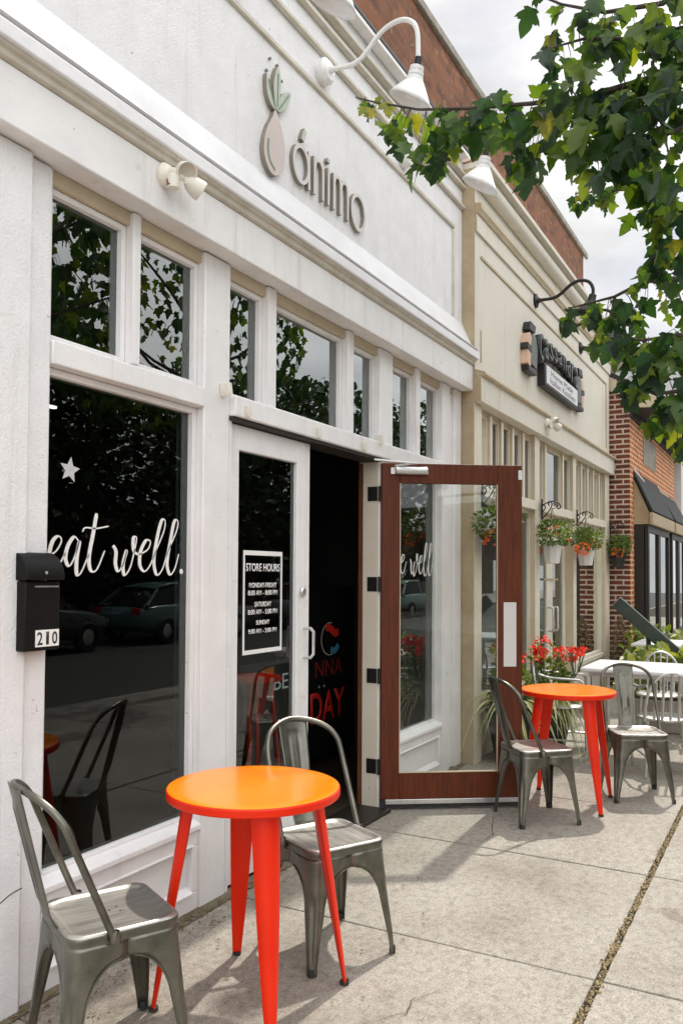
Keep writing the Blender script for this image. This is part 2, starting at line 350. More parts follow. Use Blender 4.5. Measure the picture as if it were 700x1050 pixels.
# ------------------------------------------------------------------ ground
mb = MB(); mb.box(-60, 90, -60, 60, -.35, -.20); struct('ground', mb, M['moss'])
mb = MB(); mb.box(-60, 90, -10.5, -2.55, -.2, -.13); struct('road', mb, M['asphalt'])
mb = MB(); mb.box(-60, 90, -2.55, -2.40, -.2, -.004); struct('kerb', mb, M['kerb'], bevel=.015)
mb = MB(); mb.box(-60, 90, -2.40, 9, -.2, -.028); struct('pavement_bed', mb, M['joint'])
mb = MB(); mb.box(-60, 90, -20, -10.5, -.2, .0); struct('far_pavement', mb, M['kerb'])
mb = MB()
for j, (y0, y1) in enumerate(((.695, 2.46), (-.86, .665), (-2.39, -.868))):
    for k in range(-14, 24):
        x0, x1 = 3.30+1.27*k, 3.30+1.27*(k+1)
        e = .0045
        jx = [rnd.uniform(-.003,.003) for _ in range(2)]
        # irregular slab outline
        pts = []
        for (ax, ay, bx, by) in ((x0+e,y0,x1-e,y0),(x1-e,y0,x1-e,y1),(x1-e,y1,x0+e,y1),(x0+e,y1,x0+e,y0)):
            n = 14
            for q in range(n):
                t = q/n; px, py = ax+(bx-ax)*t, ay+(by-ay)*t
                px += .0035*mnoise.noise(Vector((px*9, py*9, 3.1))); py += .005*mnoise.noise(Vector((px*9, py*9, 8.7)))
                pts.append((px, py))
        dz = rnd.uniform(-.002, .002)
        top = [mb.bm.verts.new((px, py, dz)) for px, py in pts]; bot = [mb.bm.verts.new((px, py, -.03)) for px, py in pts]
        mb.bm.faces.new(top)
        for q in range(len(pts)): mb.bm.faces.new((top[q], bot[q], bot[(q+1)%len(pts)], top[(q+1)%len(pts)]))
struct('pavement', mb, M['concrete'], bevel=.004)
mb = MB()
for pl in ([(4.62,1.62),(4.80,1.60),(4.95,1.66),(5.12,1.70),(5.30,1.69)], [(2.6,1.30),(2.72,1.22),(2.80,1.24),(2.95,1.16)]):
    P = []
    for a_, b__ in zip(pl, pl[1:]):
        for q in range(8):
            t = q/8; P.append(Vector((lerp_(a_[0],b__[0],t)+rnd.uniform(-.006,.006), lerp_(a_[1],b__[1],t)+rnd.uniform(-.006,.006), .0055)))
    prev = None
    for k, p in enumerate(P):
        w = .0013*math.sin(math.pi*(k+.5)/len(P))+.0006; cur = (mb.bm.verts.new(p+Vector((0,w,0))), mb.bm.verts.new(p-Vector((0,w,0))))
        if prev: mb.bm.faces.new((prev[0], prev[1], cur[1], cur[0]))
        prev = cur
struct('pavement_cracks', mb, M['joint'], kind='stuff', smooth=False)
# dirt strip at the foot of the walls
mb = MB()
for k in range(60):
    x0 = -.5 + k*.2
    w0 = .06 + .07*mnoise.noise(Vector((x0*2.1, 0, 0))) + .05*mnoise.noise(Vector((x0*7, 4, 0)))
    x1 = x0+.2; w1 = .06 + .07*mnoise.noise(Vector((x1*2.1, 0, 0))) + .05*mnoise.noise(Vector((x1*7, 4, 0)))
    y = 2.43
    mb.face(((x0, y-w0, .0045), (x1, y-w1, .0045), (x1, y+.02, .012), (x0, y+.02, .012)))
bmesh.ops.remove_doubles(mb.bm, verts=mb.bm.verts, dist=.001)
struct('dirt_strip', mb, M['moss'], kind='stuff')
# rubble in the long joint
mb = MB()
for k in range(2600):
    x = rnd.uniform(1.5, 12); y = .68 + rnd.gauss(0, .009); s = rnd.uniform(.003, .009)
    Mx = Matrix.Translation((x, y, -.009 + rnd.uniform(0,.011))) @ Matrix.Rotation(rnd.uniform(0,6), 4, Vector((rnd.random(), rnd.random(), rnd.random()+.1)).normalized())
    mb.obox(Mx, s*rnd.uniform(.8,2), s*rnd.uniform(.8,1.5), s)
struct('joint_rubble', mb, M['rubble'], kind='stuff', smooth=False)
mb = MB()
for k in range(700):
    x = rnd.uniform(1.6, 4.2) if k < 600 else rnd.uniform(4.9, 8)
    y = 2.41 - abs(rnd.gauss(0, .10)) if rnd.random() < .93 else rnd.uniform(1.4, 2.35)
    s = rnd.uniform(.003, .009)
    Mx = Matrix.Translation((x, y, .010)) @ Matrix.Rotation(rnd.uniform(0,6), 4, 'Z') @ Matrix.Rotation(rnd.uniform(-.6,.6), 4, 'X')
    mb.obox(Mx, s*rnd.uniform(.8,2.4), s, s*.25)
struct('leaf_litter', mb, M['litter'], kind='stuff', smooth=False)

# ------------------------------------------------------------------ curve strokes (lettering)
def catmull(pts, n=8):
    out = []; P = [Vector((p[0], 0, p[1])) for p in pts]
    if len(P) == 2: return [P[0].lerp(P[1], i/6) for i in range(7)]
    Q = [P[0]*2-P[1]] + P + [P[-1]*2-P[-2]]
    for i in range(1, len(Q)-2):
        for k in range(n):
            t = k/n; a, b_, c, d = Q[i-1], Q[i], Q[i+1], Q[i+2]
            out.append(.5*((2*b_) + (c-a)*t + (2*a-5*b_+4*c-d)*t*t + (3*b_-a-3*c+d)*t**3))
    out.append(P[-1]); return out
def catmull3(pts, n=4):
    Q = [Vector(p) for p in pts]; Q = [Q[0]*2-Q[1]] + Q + [Vector((Q[-2].x, -Q[-2].y, Q[-2].z))]; out = []
    for i in range(1, len(Q)-2):
        for k in range(n):
            t = k/n; a, b_, c, d = Q[i-1], Q[i], Q[i+1], Q[i+2]
            out.append(.5*((2*b_)+(c-a)*t+(2*a-5*b_+4*c-d)*t*t+(3*b_-a-3*c+d)*t**3))
    out.append(Q[-2]); return out
def stroke(mb, pts, y0, y1, width, n=8, end=1.0):     # width: number or fn(tangent) -> width
    P = catmull(pts, n); L, Rr = [], []
    for i, p in enumerate(P):
        t = (P[min(i+1, len(P)-1)] - P[max(i-1, 0)]).normalized(); nn = Vector((t.z, 0, -t.x))
        w = width(t) if callable(width) else width
        if i in (0, len(P)-1): w *= end
        L.append(p - nn*w*.5); Rr.append(p + nn*w*.5)
    front = [(mb.bm.verts.new((a.x, y0, a.z)), mb.bm.verts.new((b.x, y0, b.z))) for a, b in zip(L, Rr)]
    back = [(mb.bm.verts.new((a.x, y1, a.z)), mb.bm.verts.new((b.x, y1, b.z))) for a, b in zip(L, Rr)]
    for i in range(len(P)-1):
        mb.bm.faces.new((front[i][0], front[i][1], front[i+1][1], front[i+1][0]))
        mb.bm.faces.new((back[i][0], back[i+1][0], back[i+1][1], back[i][1]))
        mb.bm.faces.new((front[i][0], front[i+1][0], back[i+1][0], back[i][0]))
        mb.bm.faces.new((front[i][1], back[i][1], back[i+1][1], front[i+1][1]))
    for i in (0, -1):
        mb.bm.faces.new((front[i][0], back[i][0], back[i][1], front[i][1]))
def text_mb(txt, x, y, z, h, wid=None, depth=.002, align='CENTER', bold=0):   # flat lettering facing -Y
    cu = bpy.data.curves.new('lettering', 'FONT'); cu.body = txt; cu.size = 1; cu.align_x = align; cu.align_y = 'CENTER'; cu.extrude = .0; cu.offset = bold; cu.resolution_u = 3
    o = bpy.data.objects.new('lettering', cu); C.objects.link(o)
    bpy.context.view_layer.update()
    me = bpy.data.meshes.new_from_object(o.evaluated_get(bpy.context.evaluated_depsgraph_get()))
    bpy.data.objects.remove(o); bpy.data.curves.remove(cu)
    xs = [v.co.x for v in me.vertices]; ys = [v.co.y for v in me.vertices]
    sx = (wid/(max(xs)-min(xs))) if wid else h/(max(ys)-min(ys)); sy = h/(max(ys)-min(ys))
    cx, cy = ((max(xs)+min(xs))/2 if align == 'CENTER' else min(xs)), (max(ys)+min(ys))/2
    bm = bmesh.new(); bm.from_mesh(me); bpy.data.meshes.remove(me)
    for v in bm.verts: v.co = Vector((x+(v.co.x-cx)*sx, y, z+(v.co.y-cy)*sy))
    if depth > .0:
        g = bmesh.ops.extrude_face_region(bm, geom=bm.faces[:])
        for v in g['geom']:
            if isinstance(v, bmesh.types.BMVert): v.co.y += depth
    return bm

# ------------------------------------------------------------------ white cafe building
cafe = thing('cafe_building', 'white painted storefront with tall windows and an open brown glass door', 'building', (3.3, 2.43, 0))
YF, YG = 2.43, 2.50
Wt = M['white']
def part(name, mb, mat, parent, **k): return obj(name, mb, mat, parent, **k)
# upper wall
mb = MB(); mb.box(-.5, 6.48, 2.43, 2.58, 3.08, 5.07); part('upper_wall', mb, M['stucco'], cafe)
mb = MB(); mb.box(-.5, -.4, 2.6, 9, 0, 5.0); mb.box(6.38, 6.478, 2.605, 9, 0, 5.0); mb.box(-.5, 6.478, 8.9, 9, 0, 5.0); part('side_wall', mb, M['stucco'], cafe)
mb = MB(); mb.box(-.398, 6.378, 2.585, 8.9, 4.6, 4.7); part('roof', mb, M['soffit'], cafe)
# mouldings of the parapet
for z0, z1, yo in ((4.605,4.64,.03),(4.775,4.81,.035),(4.865,4.895,.05),(5.02,5.06,.07)):
    mb = MB(); mb.prism_x([(2.428,z0),(2.43-yo,z0+.006),(2.43-yo,z1-.004),(2.428,z1)], -.5, 6.49); part('moulding', mb, M['bead'] if z0 < 5 else Wt, cafe, bevel=.004)
mb = MB(); mb.box(-.5, 6.5, 2.365, 2.62, 5.072, 5.10); mb.box(-.5, 6.5, 2.47, 2.618, 5.10, 5.15); part('roof_edge', mb, M['black'], cafe, bevel=.004)
mb = MB(); mb.box(.6, 6.275, 2.412, 2.432, 4.375, 4.405); mb.box(6.25, 6.275, 2.4125, 2.432, 3.665, 4.373); mb.box(.6, .625, 2.4125, 2.432, 3.665, 4.373)
part('panel_moulding', mb, M['bead'], cafe, bevel=.005)
mb = MB(); mb.prism_x([(2.431,3.655),(2.34,3.45),(2.285,3.415),(2.285,3.412),(2.335,3.40),(2.431,3.40)], -.5, 6.49); part('flashing', mb, M['flash'], cafe, bevel=.003)
mb = MB(); mb.prism_x([(2.431,3.398),(2.292,3.398),(2.285,3.39),(2.285,3.338),(2.290,3.334),(2.431,3.334)], -.5, 6.51); part('cornice', mb, M['flash'], cafe, bevel=.003)
mb = MB(); mb.prism_x([(2.431,3.332),(2.300,3.332),(2.304,3.322),(2.318,3.318),(2.320,3.296),(2.333,3.289),(2.431,3.289)], -.5, 6.495); part('cove', mb, M['bead'], cafe, bevel=.002)
mb = MB(); mb.box(-.5, 6.49, 2.335, 2.431, 3.078, 3.286); part('fascia', mb, Wt, cafe, bevel=.006)
mb = MB(); mb.box(-.5, 6.478, 2.452, 2.60, 3.022, 3.076); part('window_head', mb, M['beige'], cafe)  # white head in beige: shade under the fascia put into its colour
# piers
mb = MB(); mb.box(-.5, 2.052, 2.405, 2.6, 0, 3.075); pr_ = part('pier', mb, M['stucco'], cafe, bevel=.012)
mb = MB(); stroke(mb, [(1.80,.385),(1.90,.412),(1.93,.405),(2.0,.43),(2.049,.437)], 2.4035, 2.4055, lambda t: .0035); part('crack', mb, M['joint'], pr_, smooth=False)
mb = MB(); mb.box(2.053, 2.165, 2.43, 2.6, 0, 3.074); part('pier', mb, M['stucco'], cafe, bevel=.012)
mb = MB(); mb.box(3.074, 3.274, 2.43, 2.6, 0, 3.074); part('pier', mb, Wt, cafe, bevel=.008)
mb = MB(); mb.box(4.945, 5.146, 2.43, 2.59, 0, 3.074); part('pier', mb, Wt, cafe, bevel=.008)
mb = MB(); mb.box(6.054, 6.214, 2.43, 2.6, 0, 3.074); mb.box(6.214, 6.322, 2.455, 2.598, 0, 3.074); mb.box(6.322, 6.474, 2.43, 2.6, 0, 3.074); part('pilaster', mb, Wt, cafe, bevel=.006)
# transom bars
mb = MB(); mb.box(2.167, 3.072, 2.424, 2.56, 2.332, 2.424); part('transom_bar', mb, Wt, cafe, bevel=.006)
mb = MB(); mb.box(3.276, 6.052, 2.395, 2.56, 2.325, 2.428); part('transom_bar', mb, Wt, cafe, bevel=.008)
mb = MB(); mb.box(3.276, 4.943, 2.41, 2.56, 2.306, 2.323); part('door_head', mb, M['soffit'], cafe)
mb = MB(); mb.box(5.148, 6.052, 2.44, 2.558, 2.30, 2.323); part('window_head', mb, Wt, cafe)
for x, z in ((3.20,2.44),(3.36,2.36),(4.06,2.36),(4.63,2.36),(4.87,2.44)):
    mb = MB(); mb.prism_y([(x-.012,z+.03),(x+.012,z+.03),(x+.022,z-.02),(x,z-.035),(x-.008,z-.02)], 2.372, 2.394 if x > 3.25 and x < 4.8 else 2.428)
    part('wall_clip', mb, M['oldplastic'], cafe, bevel=.003)
# upper lights: frame + pane
def window(x0, x1, z0, z1, parent, fr=.02, y=2.50, fmat=None, sillh=0, pane=True, gm=None):
    mb = MB(); d0, d1 = y-.028, y+.035
    mb.box(x0, x0+fr, d0, d1, z0, z1); mb.box(x1-fr, x1, d0, d1, z0, z1)
    mb.box(x0+fr, x1-fr, d0, d1, z1-fr, z1); mb.box(x0+fr, x1-fr, d0, d1, z0, z0+fr)
    w = part('window', mb, fmat or M['white'], parent, bevel=.003)
    mb = MB(); mb.face(((x0+fr-.004, y, z0+fr-.004), (x1-fr+.004, y, z0+fr-.004), (x1-fr+.004, y, z1-fr+.004), (x0+fr-.004, y, z1-fr+.004)))
    part('pane', mb, gm or M['glass'], w)
    return w
for x0, x1 in ((2.594,2.641),(3.612,3.689),(4.492,4.574),(5.552,5.624)):
    mb = MB(); mb.box(x0, x1, 2.432, 2.575, 2.43, 3.074); part('mullion', mb, Wt, cafe, bevel=.005)
for x0, x1 in ((2.167,2.592),(2.643,3.072),(3.276,3.610),(3.691,4.490),(4.576,4.943),(5.148,5.55),(5.626,6.052)):
    window(x0, x1, 2.43, 3.02, cafe, fr=.025, gm=M['lightglass'])
big = window(2.167, 3.072, .405, 2.33, cafe, fr=.028)
right = window(5.148, 6.052, .405, 2.298, cafe, fr=.028)
# bulkheads under the windows
for x0, x1 in ((2.167,3.072),(5.148,6.052)):
    mb = MB(); mb.box(x0, x1, 2.436, 2.56, .30, .40); mb.box(x0, x1, 2.436, 2.56, 0, .088); mb.box(x0, x0+.04, 2.4365, 2.56, .089, .299); mb.box(x1-.04, x1, 2.4365, 2.56, .089, .299)
    mb.box(x0+.04, x1-.04, 2.462, 2.55, .09, .298)
    p = part('base_panel', mb, Wt, cafe, bevel=.004)
    mb = MB(); mb.prism_x([(2.455,.30),(2.43,.30),(2.436,.309),(2.455,.309)], x0+.035, x1-.035); mb.prism_x([(2.4615,.09),(2.428,.083),(2.428,.09),(2.4615,.115)], x0+.042, x1-.042); part('panel_bead', mb, Wt, p)
    mb = MB(); mb.prism_x([(2.52,.402),(2.418,.372),(2.418,.395),(2.47,.418),(2.52,.422)], x0, x1); part('sill', mb, Wt, cafe, bevel=.003)
# script lettering on the glass
def pen(thick, thin): return lambda t: thin + (thick-thin)*max(0, -t.z)**1.0
S = dict(
 e1=[(2.233,1.615),(2.269,1.64),(2.289,1.676),(2.273,1.692),(2.247,1.674),(2.231,1.631),(2.232,1.588),(2.252,1.56),(2.281,1.585),(2.31,1.629)],
 a1=[(2.375,1.679),(2.352,1.693),(2.321,1.655),(2.31,1.607),(2.329,1.577),(2.356,1.612),(2.38,1.679)],
 a2=[(2.382,1.679),(2.368,1.608),(2.369,1.546),(2.392,1.553),(2.433,1.627)],
 t1=[(2.471,1.794),(2.453,1.709),(2.433,1.618),(2.442,1.562),(2.476,1.565),(2.519,1.643)],
 t2=[(2.396,1.715),(2.412,1.732),(2.47,1.732),(2.539,1.745)],
 w1=[(2.566,1.666),(2.583,1.64),(2.581,1.589),(2.598,1.558),(2.626,1.589),(2.647,1.651)],
 w2=[(2.647,1.651),(2.626,1.589),(2.635,1.542),(2.669,1.576),(2.695,1.653),(2.705,1.703),(2.686,1.701),(2.689,1.648),(2.72,1.63)],
 e2=[(2.72,1.63),(2.776,1.655),(2.793,1.69),(2.764,1.694),(2.731,1.644),(2.728,1.586),(2.757,1.559),(2.792,1.585),(2.827,1.647)],
 l1=[(2.827,1.647),(2.88,1.739),(2.888,1.788),(2.864,1.786),(2.836,1.707),(2.817,1.607),(2.836,1.545),(2.873,1.568),(2.909,1.649)],
 l2=[(2.909,1.649),(2.966,1.743),(2.977,1.789),(2.952,1.789),(2.926,1.7),(2.905,1.598),(2.926,1.545),(2.959,1.574),(2.986,1.641)])
def script(keys, dx, parent, y=2.4965):
    mb = MB()
    for k in keys: stroke(mb, [(x+dx[k] if isinstance(dx, dict) else x+dx, z) for x, z in S[k]], y, y+.002, pen(.0185, .006), 8, .55)
    d = dx['l2'] if isinstance(dx, dict) else dx
    mb.prism_y([(3.004+d+.011*math.cos(a*math.pi/6), 1.56+.012*math.sin(a*math.pi/6)) for a in range(12)], y, y+.002)
    return part('script_lettering', mb, M['vinyl'], parent, smooth=False)
script(('e1','a1','a2','t1','t2','w1','w2','e2','l1','l2'), 0, big)
S['l0'] = [(x-.67, z) for x, z in S['l1']]; S['i0'] = [(2.25,1.68),(2.235,1.60),(2.25,1.55),(2.28,1.64)]; S['v0'] = [(2.29,1.67),(2.315,1.555),(2.37,1.68)]
S['e0'] = [(x-.33, z) for x, z in S['e2']]
script(('l0','i0','v0','e0','w1','w2','e2','l1','l2'), 3.03, right)
# star decal
mb = MB(); mb.prism_y([(2.325+(.052 if k%2==0 else .024)*math.sin(k*math.pi/5+.12), 1.955+(.052 if k%2==0 else .024)*math.cos(k*math.pi/5+.12)) for k in range(10)], 2.4965, 2.4985)
part('star_decal', mb, M['chalk'], big, smooth=False)

# fixed white door leaf
mb = MB(); x0, x1, y0, y1 = 3.30, 4.082, 2.455, 2.50
mb.box(x0, 3.392, y0, y1, .02, 2.302); mb.box(3.945, x1, y0, y1, .02, 2.302); mb.box(3.392, 3.945, y0, y1, 2.176, 2.302); mb.box(3.392, 3.945, y0, y1, .02, .27)
leaf = part('white_door', mb, Wt, cafe, bevel=.004)
mb = MB(); mb.face(((3.39,2.478,.268),(3.947,2.478,.268),(3.947,2.478,2.178),(3.39,2.478,2.178))); part('pane', mb, M['glass'], leaf)
mb = MB(); mb.box(3.276, 3.299, 2.434, 2.55, 0, 2.304); part('door_jamb', mb, Wt, cafe)
mb = MB(); mb.tube([(4.02,2.455,1.245),(4.02,2.405,1.245),(4.03,2.392,1.225),(4.03,2.392,1.10),(4.02,2.405,1.08),(4.02,2.455,1.08)], .009, 10); part('handle', mb, M['alu'], leaf)
mb = MB(); mb.box(3.962, 4.05, 2.4515, 2.4545, .86, 1.36); part('push_plate', mb, M['lampwhite'], leaf)
mb = MB(); mb.lathe([(.0,.0),(.026,.0),(.026,.012),(.02,.02),(.0,.021)], Matrix.Translation((4.00,2.4545,1.452)) @ Matrix.Rotation(R(90),4,'X'), 20); part('lock', mb, M['alu'], leaf)
# store hours vinyl
mb = MB(); yy = 2.4735
X0, X1, Z0, Z1 = 3.462, 3.826, 1.135, 1.672
mb.box(X0, X1, yy, yy+.002, Z1-.024, Z1); mb.box(X0, X1, yy, yy+.002, Z0, Z0+.022); mb.box(X0, X0+.014, yy, yy+.002, Z0+.022, Z1-.024); mb.box(X1-.014, X1, yy, yy+.002, Z0+.022, Z1-.024)
hs = part('hours_frame', mb, M['vinyl'], leaf)
for txt, z, h, w in (('STORE HOURS',1.585,.042,.315),('MONDAY-FRIDAY',1.492,.026,.255),('8:00 AM - 8:00 PM',1.452,.026,.275),('SATURDAY',1.392,.026,.155),('8:00 AM - 5:00 PM',1.352,.026,.275),('SUNDAY',1.296,.024,.125),('9:00 AM - 3:00 PM',1.252,.024,.265)):
    part('hours_lettering', text_mb(txt, 3.644, yy, z, h, w, .0015, bold=.012), M['vinyl'], leaf, smooth=False)
# jamb of the open doorway
mb = MB(); mb.box(4.936, 4.9445, 2.55, 2.585, .0, 2.30); part('door_stop', mb, M['browntrim'], cafe, bevel=.003)
mb = MB(); mb.box(4.932, 4.9445, 2.436, 2.549, .0, 2.304); part('door_jamb', mb, M['cream'], cafe, bevel=.002)
mb = MB(); mb.box(4.085, 4.93, 2.33, 2.60, .001, .024); part('threshold', mb, M['darkframe'], cafe, bevel=.006)
# open door, hinged at the jamb (local u along the leaf, built in world space)
A = Vector((4.938, 2.412, 0)); ang = R(-55.8); U = Vector((math.cos(ang), math.sin(ang), 0)); V = Vector((-U.y, U.x, 0))   # V points to the inner side
def dbox(mb, u0, u1, v0, v1, z0, z1):
    Mx = Matrix(((U.x, V.x, 0, A.x), (U.y, V.y, 0, A.y), (0,0,1,0), (0,0,0,1)))
    c = Mx @ Matrix.Translation(((u0+u1)/2, (v0+v1)/2, (z0+z1)/2)); mb.obox(c, u1-u0, v1-v0, z1-z0)
mb = MB(); dbox(mb, 0, .122, 0, .045, .07, 2.295); dbox(mb, .788, .956, 0, .045, .07, 2.295); dbox(mb, .122, .788, .0005, .0445, 2.163, 2.295); dbox(mb, .122, .788, .0005, .0445, .07, .243)
door = part('door', mb, M['mahogany'], cafe, bevel=.004)
mb = MB()
Q = [A + U*u + V*.022 + Vector((0,0,z)) for u, z in ((.12,.24),(.79,.24),(.79,2.166),(.12,2.166))]; mb.face(Q); part('pane', mb, M['doorglass'], door)
mb = MB(); 
for q in ((.122,.128,.243,2.163),(.782,.788,.243,2.163)): dbox(mb, q[0], q[1], -.002, .01, q[2], q[3])
dbox(mb, .122, .788, -.004, .01, .243, .250); part('glazing_bead', mb, M['beige'], door)
mb = MB(); dbox(mb, .03, .95, -.012, .0, .040, .072); part('door_sweep', mb, M['alu'], door, bevel=.003)
mb = MB(); dbox(mb, .0, .956, .002, .043, .012, .068); part('brush_strip', mb, M['rubber'], door)
mb = MB(); dbox(mb, .828, .915, -.003, -.0005, .94, 1.37); part('push_plate', mb, M['plate'], door)
mb = MB(); dbox(mb, .93, .957, -.003, -.0005, 2.198, 2.262); part('latch', mb, M['alu'], door)
mb = MB(); p0 = A + U*.085 - V*.03 + Vector((0,0,2.243)); p1 = A + U*.30 - V*.03 + Vector((0,0,2.243)); mb.tube([p0, p0+U*.004, p1-U*.004, p1], [.022,.027,.027,.024], 16); dbox(mb, .06, .31, -.012, -.0005, 2.222, 2.266)
part('door_closer', mb, M['alu'], door)
mb = MB(); mb.tube([p0+Vector((0,0,.03)), A+U*.22-V*.09+Vector((0,0,2.285)), Vector((4.80,2.40,2.30))], .007, 8); part('closer_arm', mb, M['alu'], door)
for z in (2.09, 1.487, .88, .285):
    mb = MB(); mb.box(4.928, 4.9315, 2.44, 2.512, z-.048, z+.048); mb.tube([(4.93,2.424,z-.05),(4.93,2.424,z+.05)], .010, 10); part('hinge', mb, M['black'], door)
# rooms inside
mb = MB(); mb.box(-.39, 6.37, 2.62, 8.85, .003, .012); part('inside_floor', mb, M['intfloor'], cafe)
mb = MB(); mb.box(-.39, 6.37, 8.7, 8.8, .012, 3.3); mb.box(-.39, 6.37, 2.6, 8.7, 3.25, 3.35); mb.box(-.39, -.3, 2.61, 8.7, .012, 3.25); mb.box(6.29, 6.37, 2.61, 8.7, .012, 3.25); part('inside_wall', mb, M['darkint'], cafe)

# interior things seen through the glass
t = thing('bar_stool', 'bar stool with a red seat behind the white door glass', 'stool', (4.0, 2.78, .012))
mb = MB(); mb.lathe([(0,.945),(.15,.945),(.165,.935),(.165,.92),(.0,.92)], seg=24); part('seat', mb, M['tableleg'], t, world=False)
for k in range(4):
    a = R(45+90*k); mb = MB(); mb.tube([(.10*math.cos(a),.10*math.sin(a),.92),(.19*math.cos(a),.19*math.sin(a),0)], .014, 8); part('leg', mb, M['tableleg'], t, world=False)
mb = MB(); mb.tube([(.165*math.cos(R(k*20)),.165*math.sin(R(k*20)),.30) for k in range(19)], .008, 6, cap=False); part('foot_ring', mb, M['steel'], t, world=False)
t = thing('chalkboard_sign', 'black chalkboard with grey chalk letters BE behind the white door glass', 'chalkboard', (4.5, 3.02, .012))
mb = MB(); mb.obox(Matrix.Translation((4.55,3.02,.5)) @ Matrix.Rotation(R(-8),4,'X'), .56, .02, .95); part('board', mb, M['darkint'], t)
mb = MB(); mb.obox(Matrix.Translation((4.55,3.20,.46)) @ Matrix.Rotation(R(14),4,'X'), .54, .02, .92); part('back_leg', mb, M['darkint'], t)
part('chalk_lettering', text_mb('BE', 4.60, 2.975, .845, .10, .17, .001), M['chalk'], t, smooth=False)
t = thing('wall_board', 'black menu board with red painted letters just inside the open doorway', 'menu board', (5.8, 3.36, .012))
mb = MB(); mb.box(5.2, 6.27, 3.32, 3.36, .1, 1.45); part('board', mb, M['mailbox'], t, bevel=.004)
part('lettering', text_mb('DAY', 5.83, 3.317, .50, .24, .56, .001, bold=.02), M['red'], t, smooth=False)
part('lettering', text_mb('NNA', 5.84, 3.317, .80, .13, .44, .001), M['dimred'], t, smooth=False)
part('lettering', text_mb('. .', 5.72, 3.317, .66, .02, .10, .001), M['chalk'], t, smooth=False)
mb = MB(); stroke(mb, [(5.85+.14*math.cos(a*math.pi/9), 1.03+.13*math.sin(a*math.pi/9)) for a in range(4,17)], 3.316, 3.318, .008); part('drawing', mb, M['chalk'], t, smooth=False)
mb = MB(); stroke(mb, [(5.78,1.13),(5.86,1.11),(5.93,1.07),(5.99,1.08)], 3.315, 3.317, .06); part('drawing', mb, M['red'], t, smooth=False)
mb = MB(); stroke(mb, [(5.86,.94),(5.93,.93),(5.99,.97)], 3.315, 3.317, .05); part('drawing', mb, M['bluechalk'], t, smooth=False)
t = thing('ceiling_lamp', 'small lit strip lamp under the dark ceiling inside the left window', 'ceiling lamp', (5.35, 6.0, 3.1))
mb = MB(); mb.box(4.9, 5.40, 5.98, 6.02, 3.07, 3.09); part('tube', mb, M['lit'], t); mb = MB(); mb.box(4.85, 5.41, 5.95, 6.05, 3.09, 3.25); part('housing', mb, M['darkint'], t)

# ------------------------------------------------------------------ cafe sign
sg = thing('cafe_sign', 'raised blush lettering and drop shaped fruit emblem on the white cafe wall', 'sign', (4.1, 2.40, 3.73))
y0, y1 = 2.404, 2.43
def returns(o):          # painted faces; side shade put into a darker return colour
    o.data.materials.append(M['return'])
    for p in o.data.polygons:
        if p.normal.y > -.5: p.material_index = 1
    return o
def closed_prism(pts, ya, yb, mat, name, n=6, bev=.003):
    P = pts[:]; mb = MB(); out = []
    k = len(P)
    for i in range(k):
        a, b_, c, d = [Vector((P[(i+j)%k][0], 0, P[(i+j)%k][1])) for j in (-1,0,1,2)]
        for q in range(n):
            t = q/n; v = .5*((2*b_)+(c-a)*t+(2*a-5*b_+4*c-d)*t*t+(3*b_-a-3*c+d)*t**3); out.append((v.x, v.z))
    mb.prism_y(out, ya, yb); return returns(part(name, mb, mat, sg, bevel=bev))
drop = closed_prism([(3.615,4.015),(3.66,3.965),(3.695,3.90),(3.712,3.83),(3.695,3.74),(3.64,3.672),(3.575,3.662),(3.522,3.71),(3.508,3.785),(3.535,3.88),(3.585,3.965)], 2.400, 2.431, M['pink'], 'emblem_drop')
mb = MB(); stroke(mb, [(3.546,3.83),(3.543,3.77),(3.563,3.72),(3.61,3.69)], 2.397, 2.402, .012); part('groove_line', mb, M['sageline'], drop)
closed_prism([(3.533,4.175),(3.563,4.137),(3.587,4.083),(3.622,4.02),(3.57,4.03),(3.535,4.085)], 2.403, 2.431, M['sage'], 'emblem_leaf', 5)
closed_prism([(3.633,4.262),(3.662,4.21),(3.658,4.12),(3.628,4.018),(3.600,4.08),(3.596,4.165)], 2.400, 2.432, M['sage'], 'emblem_leaf', 5)
closed_prism([(3.768,4.19),(3.747,4.12),(3.70,4.055),(3.637,4.02),(3.652,4.09),(3.69,4.145)], 2.402, 2.4305, M['sage'], 'emblem_leaf', 5)
mb = MB(); stroke(mb, [(3.628,4.04),(3.632,4.12),(3.634,4.22)], 2.397, 2.402, .007); stroke(mb, [(3.645,4.035),(3.69,4.09),(3.74,4.16)], 2.399, 2.404, .007); stroke(mb, [(3.612,4.035),(3.575,4.09),(3.548,4.15)], 2.400, 2.405, .007); part('vein', mb, M['sageline'], sg)
for x, z in ((3.586,4.285),(3.655,4.285),(3.556,4.205),(3.70,4.222)):
    mb = MB(); mb.lathe([(0,0),(.007,0),(.008,.014),(0,.016)], Matrix.Translation((x,2.43,z)) @ Matrix.Rotation(R(90),4,'X'), 12); part('stud', mb, M['sageline'], sg)
LF = M['letterface']; lw = .0235
def letter(strokes, mat=None, name='letter', w=lw):
    mb = MB()
    for i, s in enumerate(strokes): stroke(mb, s, y0+.0006*i, y1+.0004*i, w, 8)
    return returns(part(name, mb, mat or LF, sg, ang=50))
def ell(cx, cz, rx, rz, a0=0, a1=360, n=16): return [(cx+rx*math.cos(R(a0+(a1-a0)*k/n)), cz+rz*math.sin(R(a0+(a1-a0)*k/n))) for k in range(n+1)]
letter([ell(3.885,3.845,.078,.100), [(3.968,3.95),(3.968,3.86),(3.972,3.735)]])
letter([[(3.895,3.985),(3.905,4.015),(3.925,4.055)]], M['sage'], 'accent', .03)
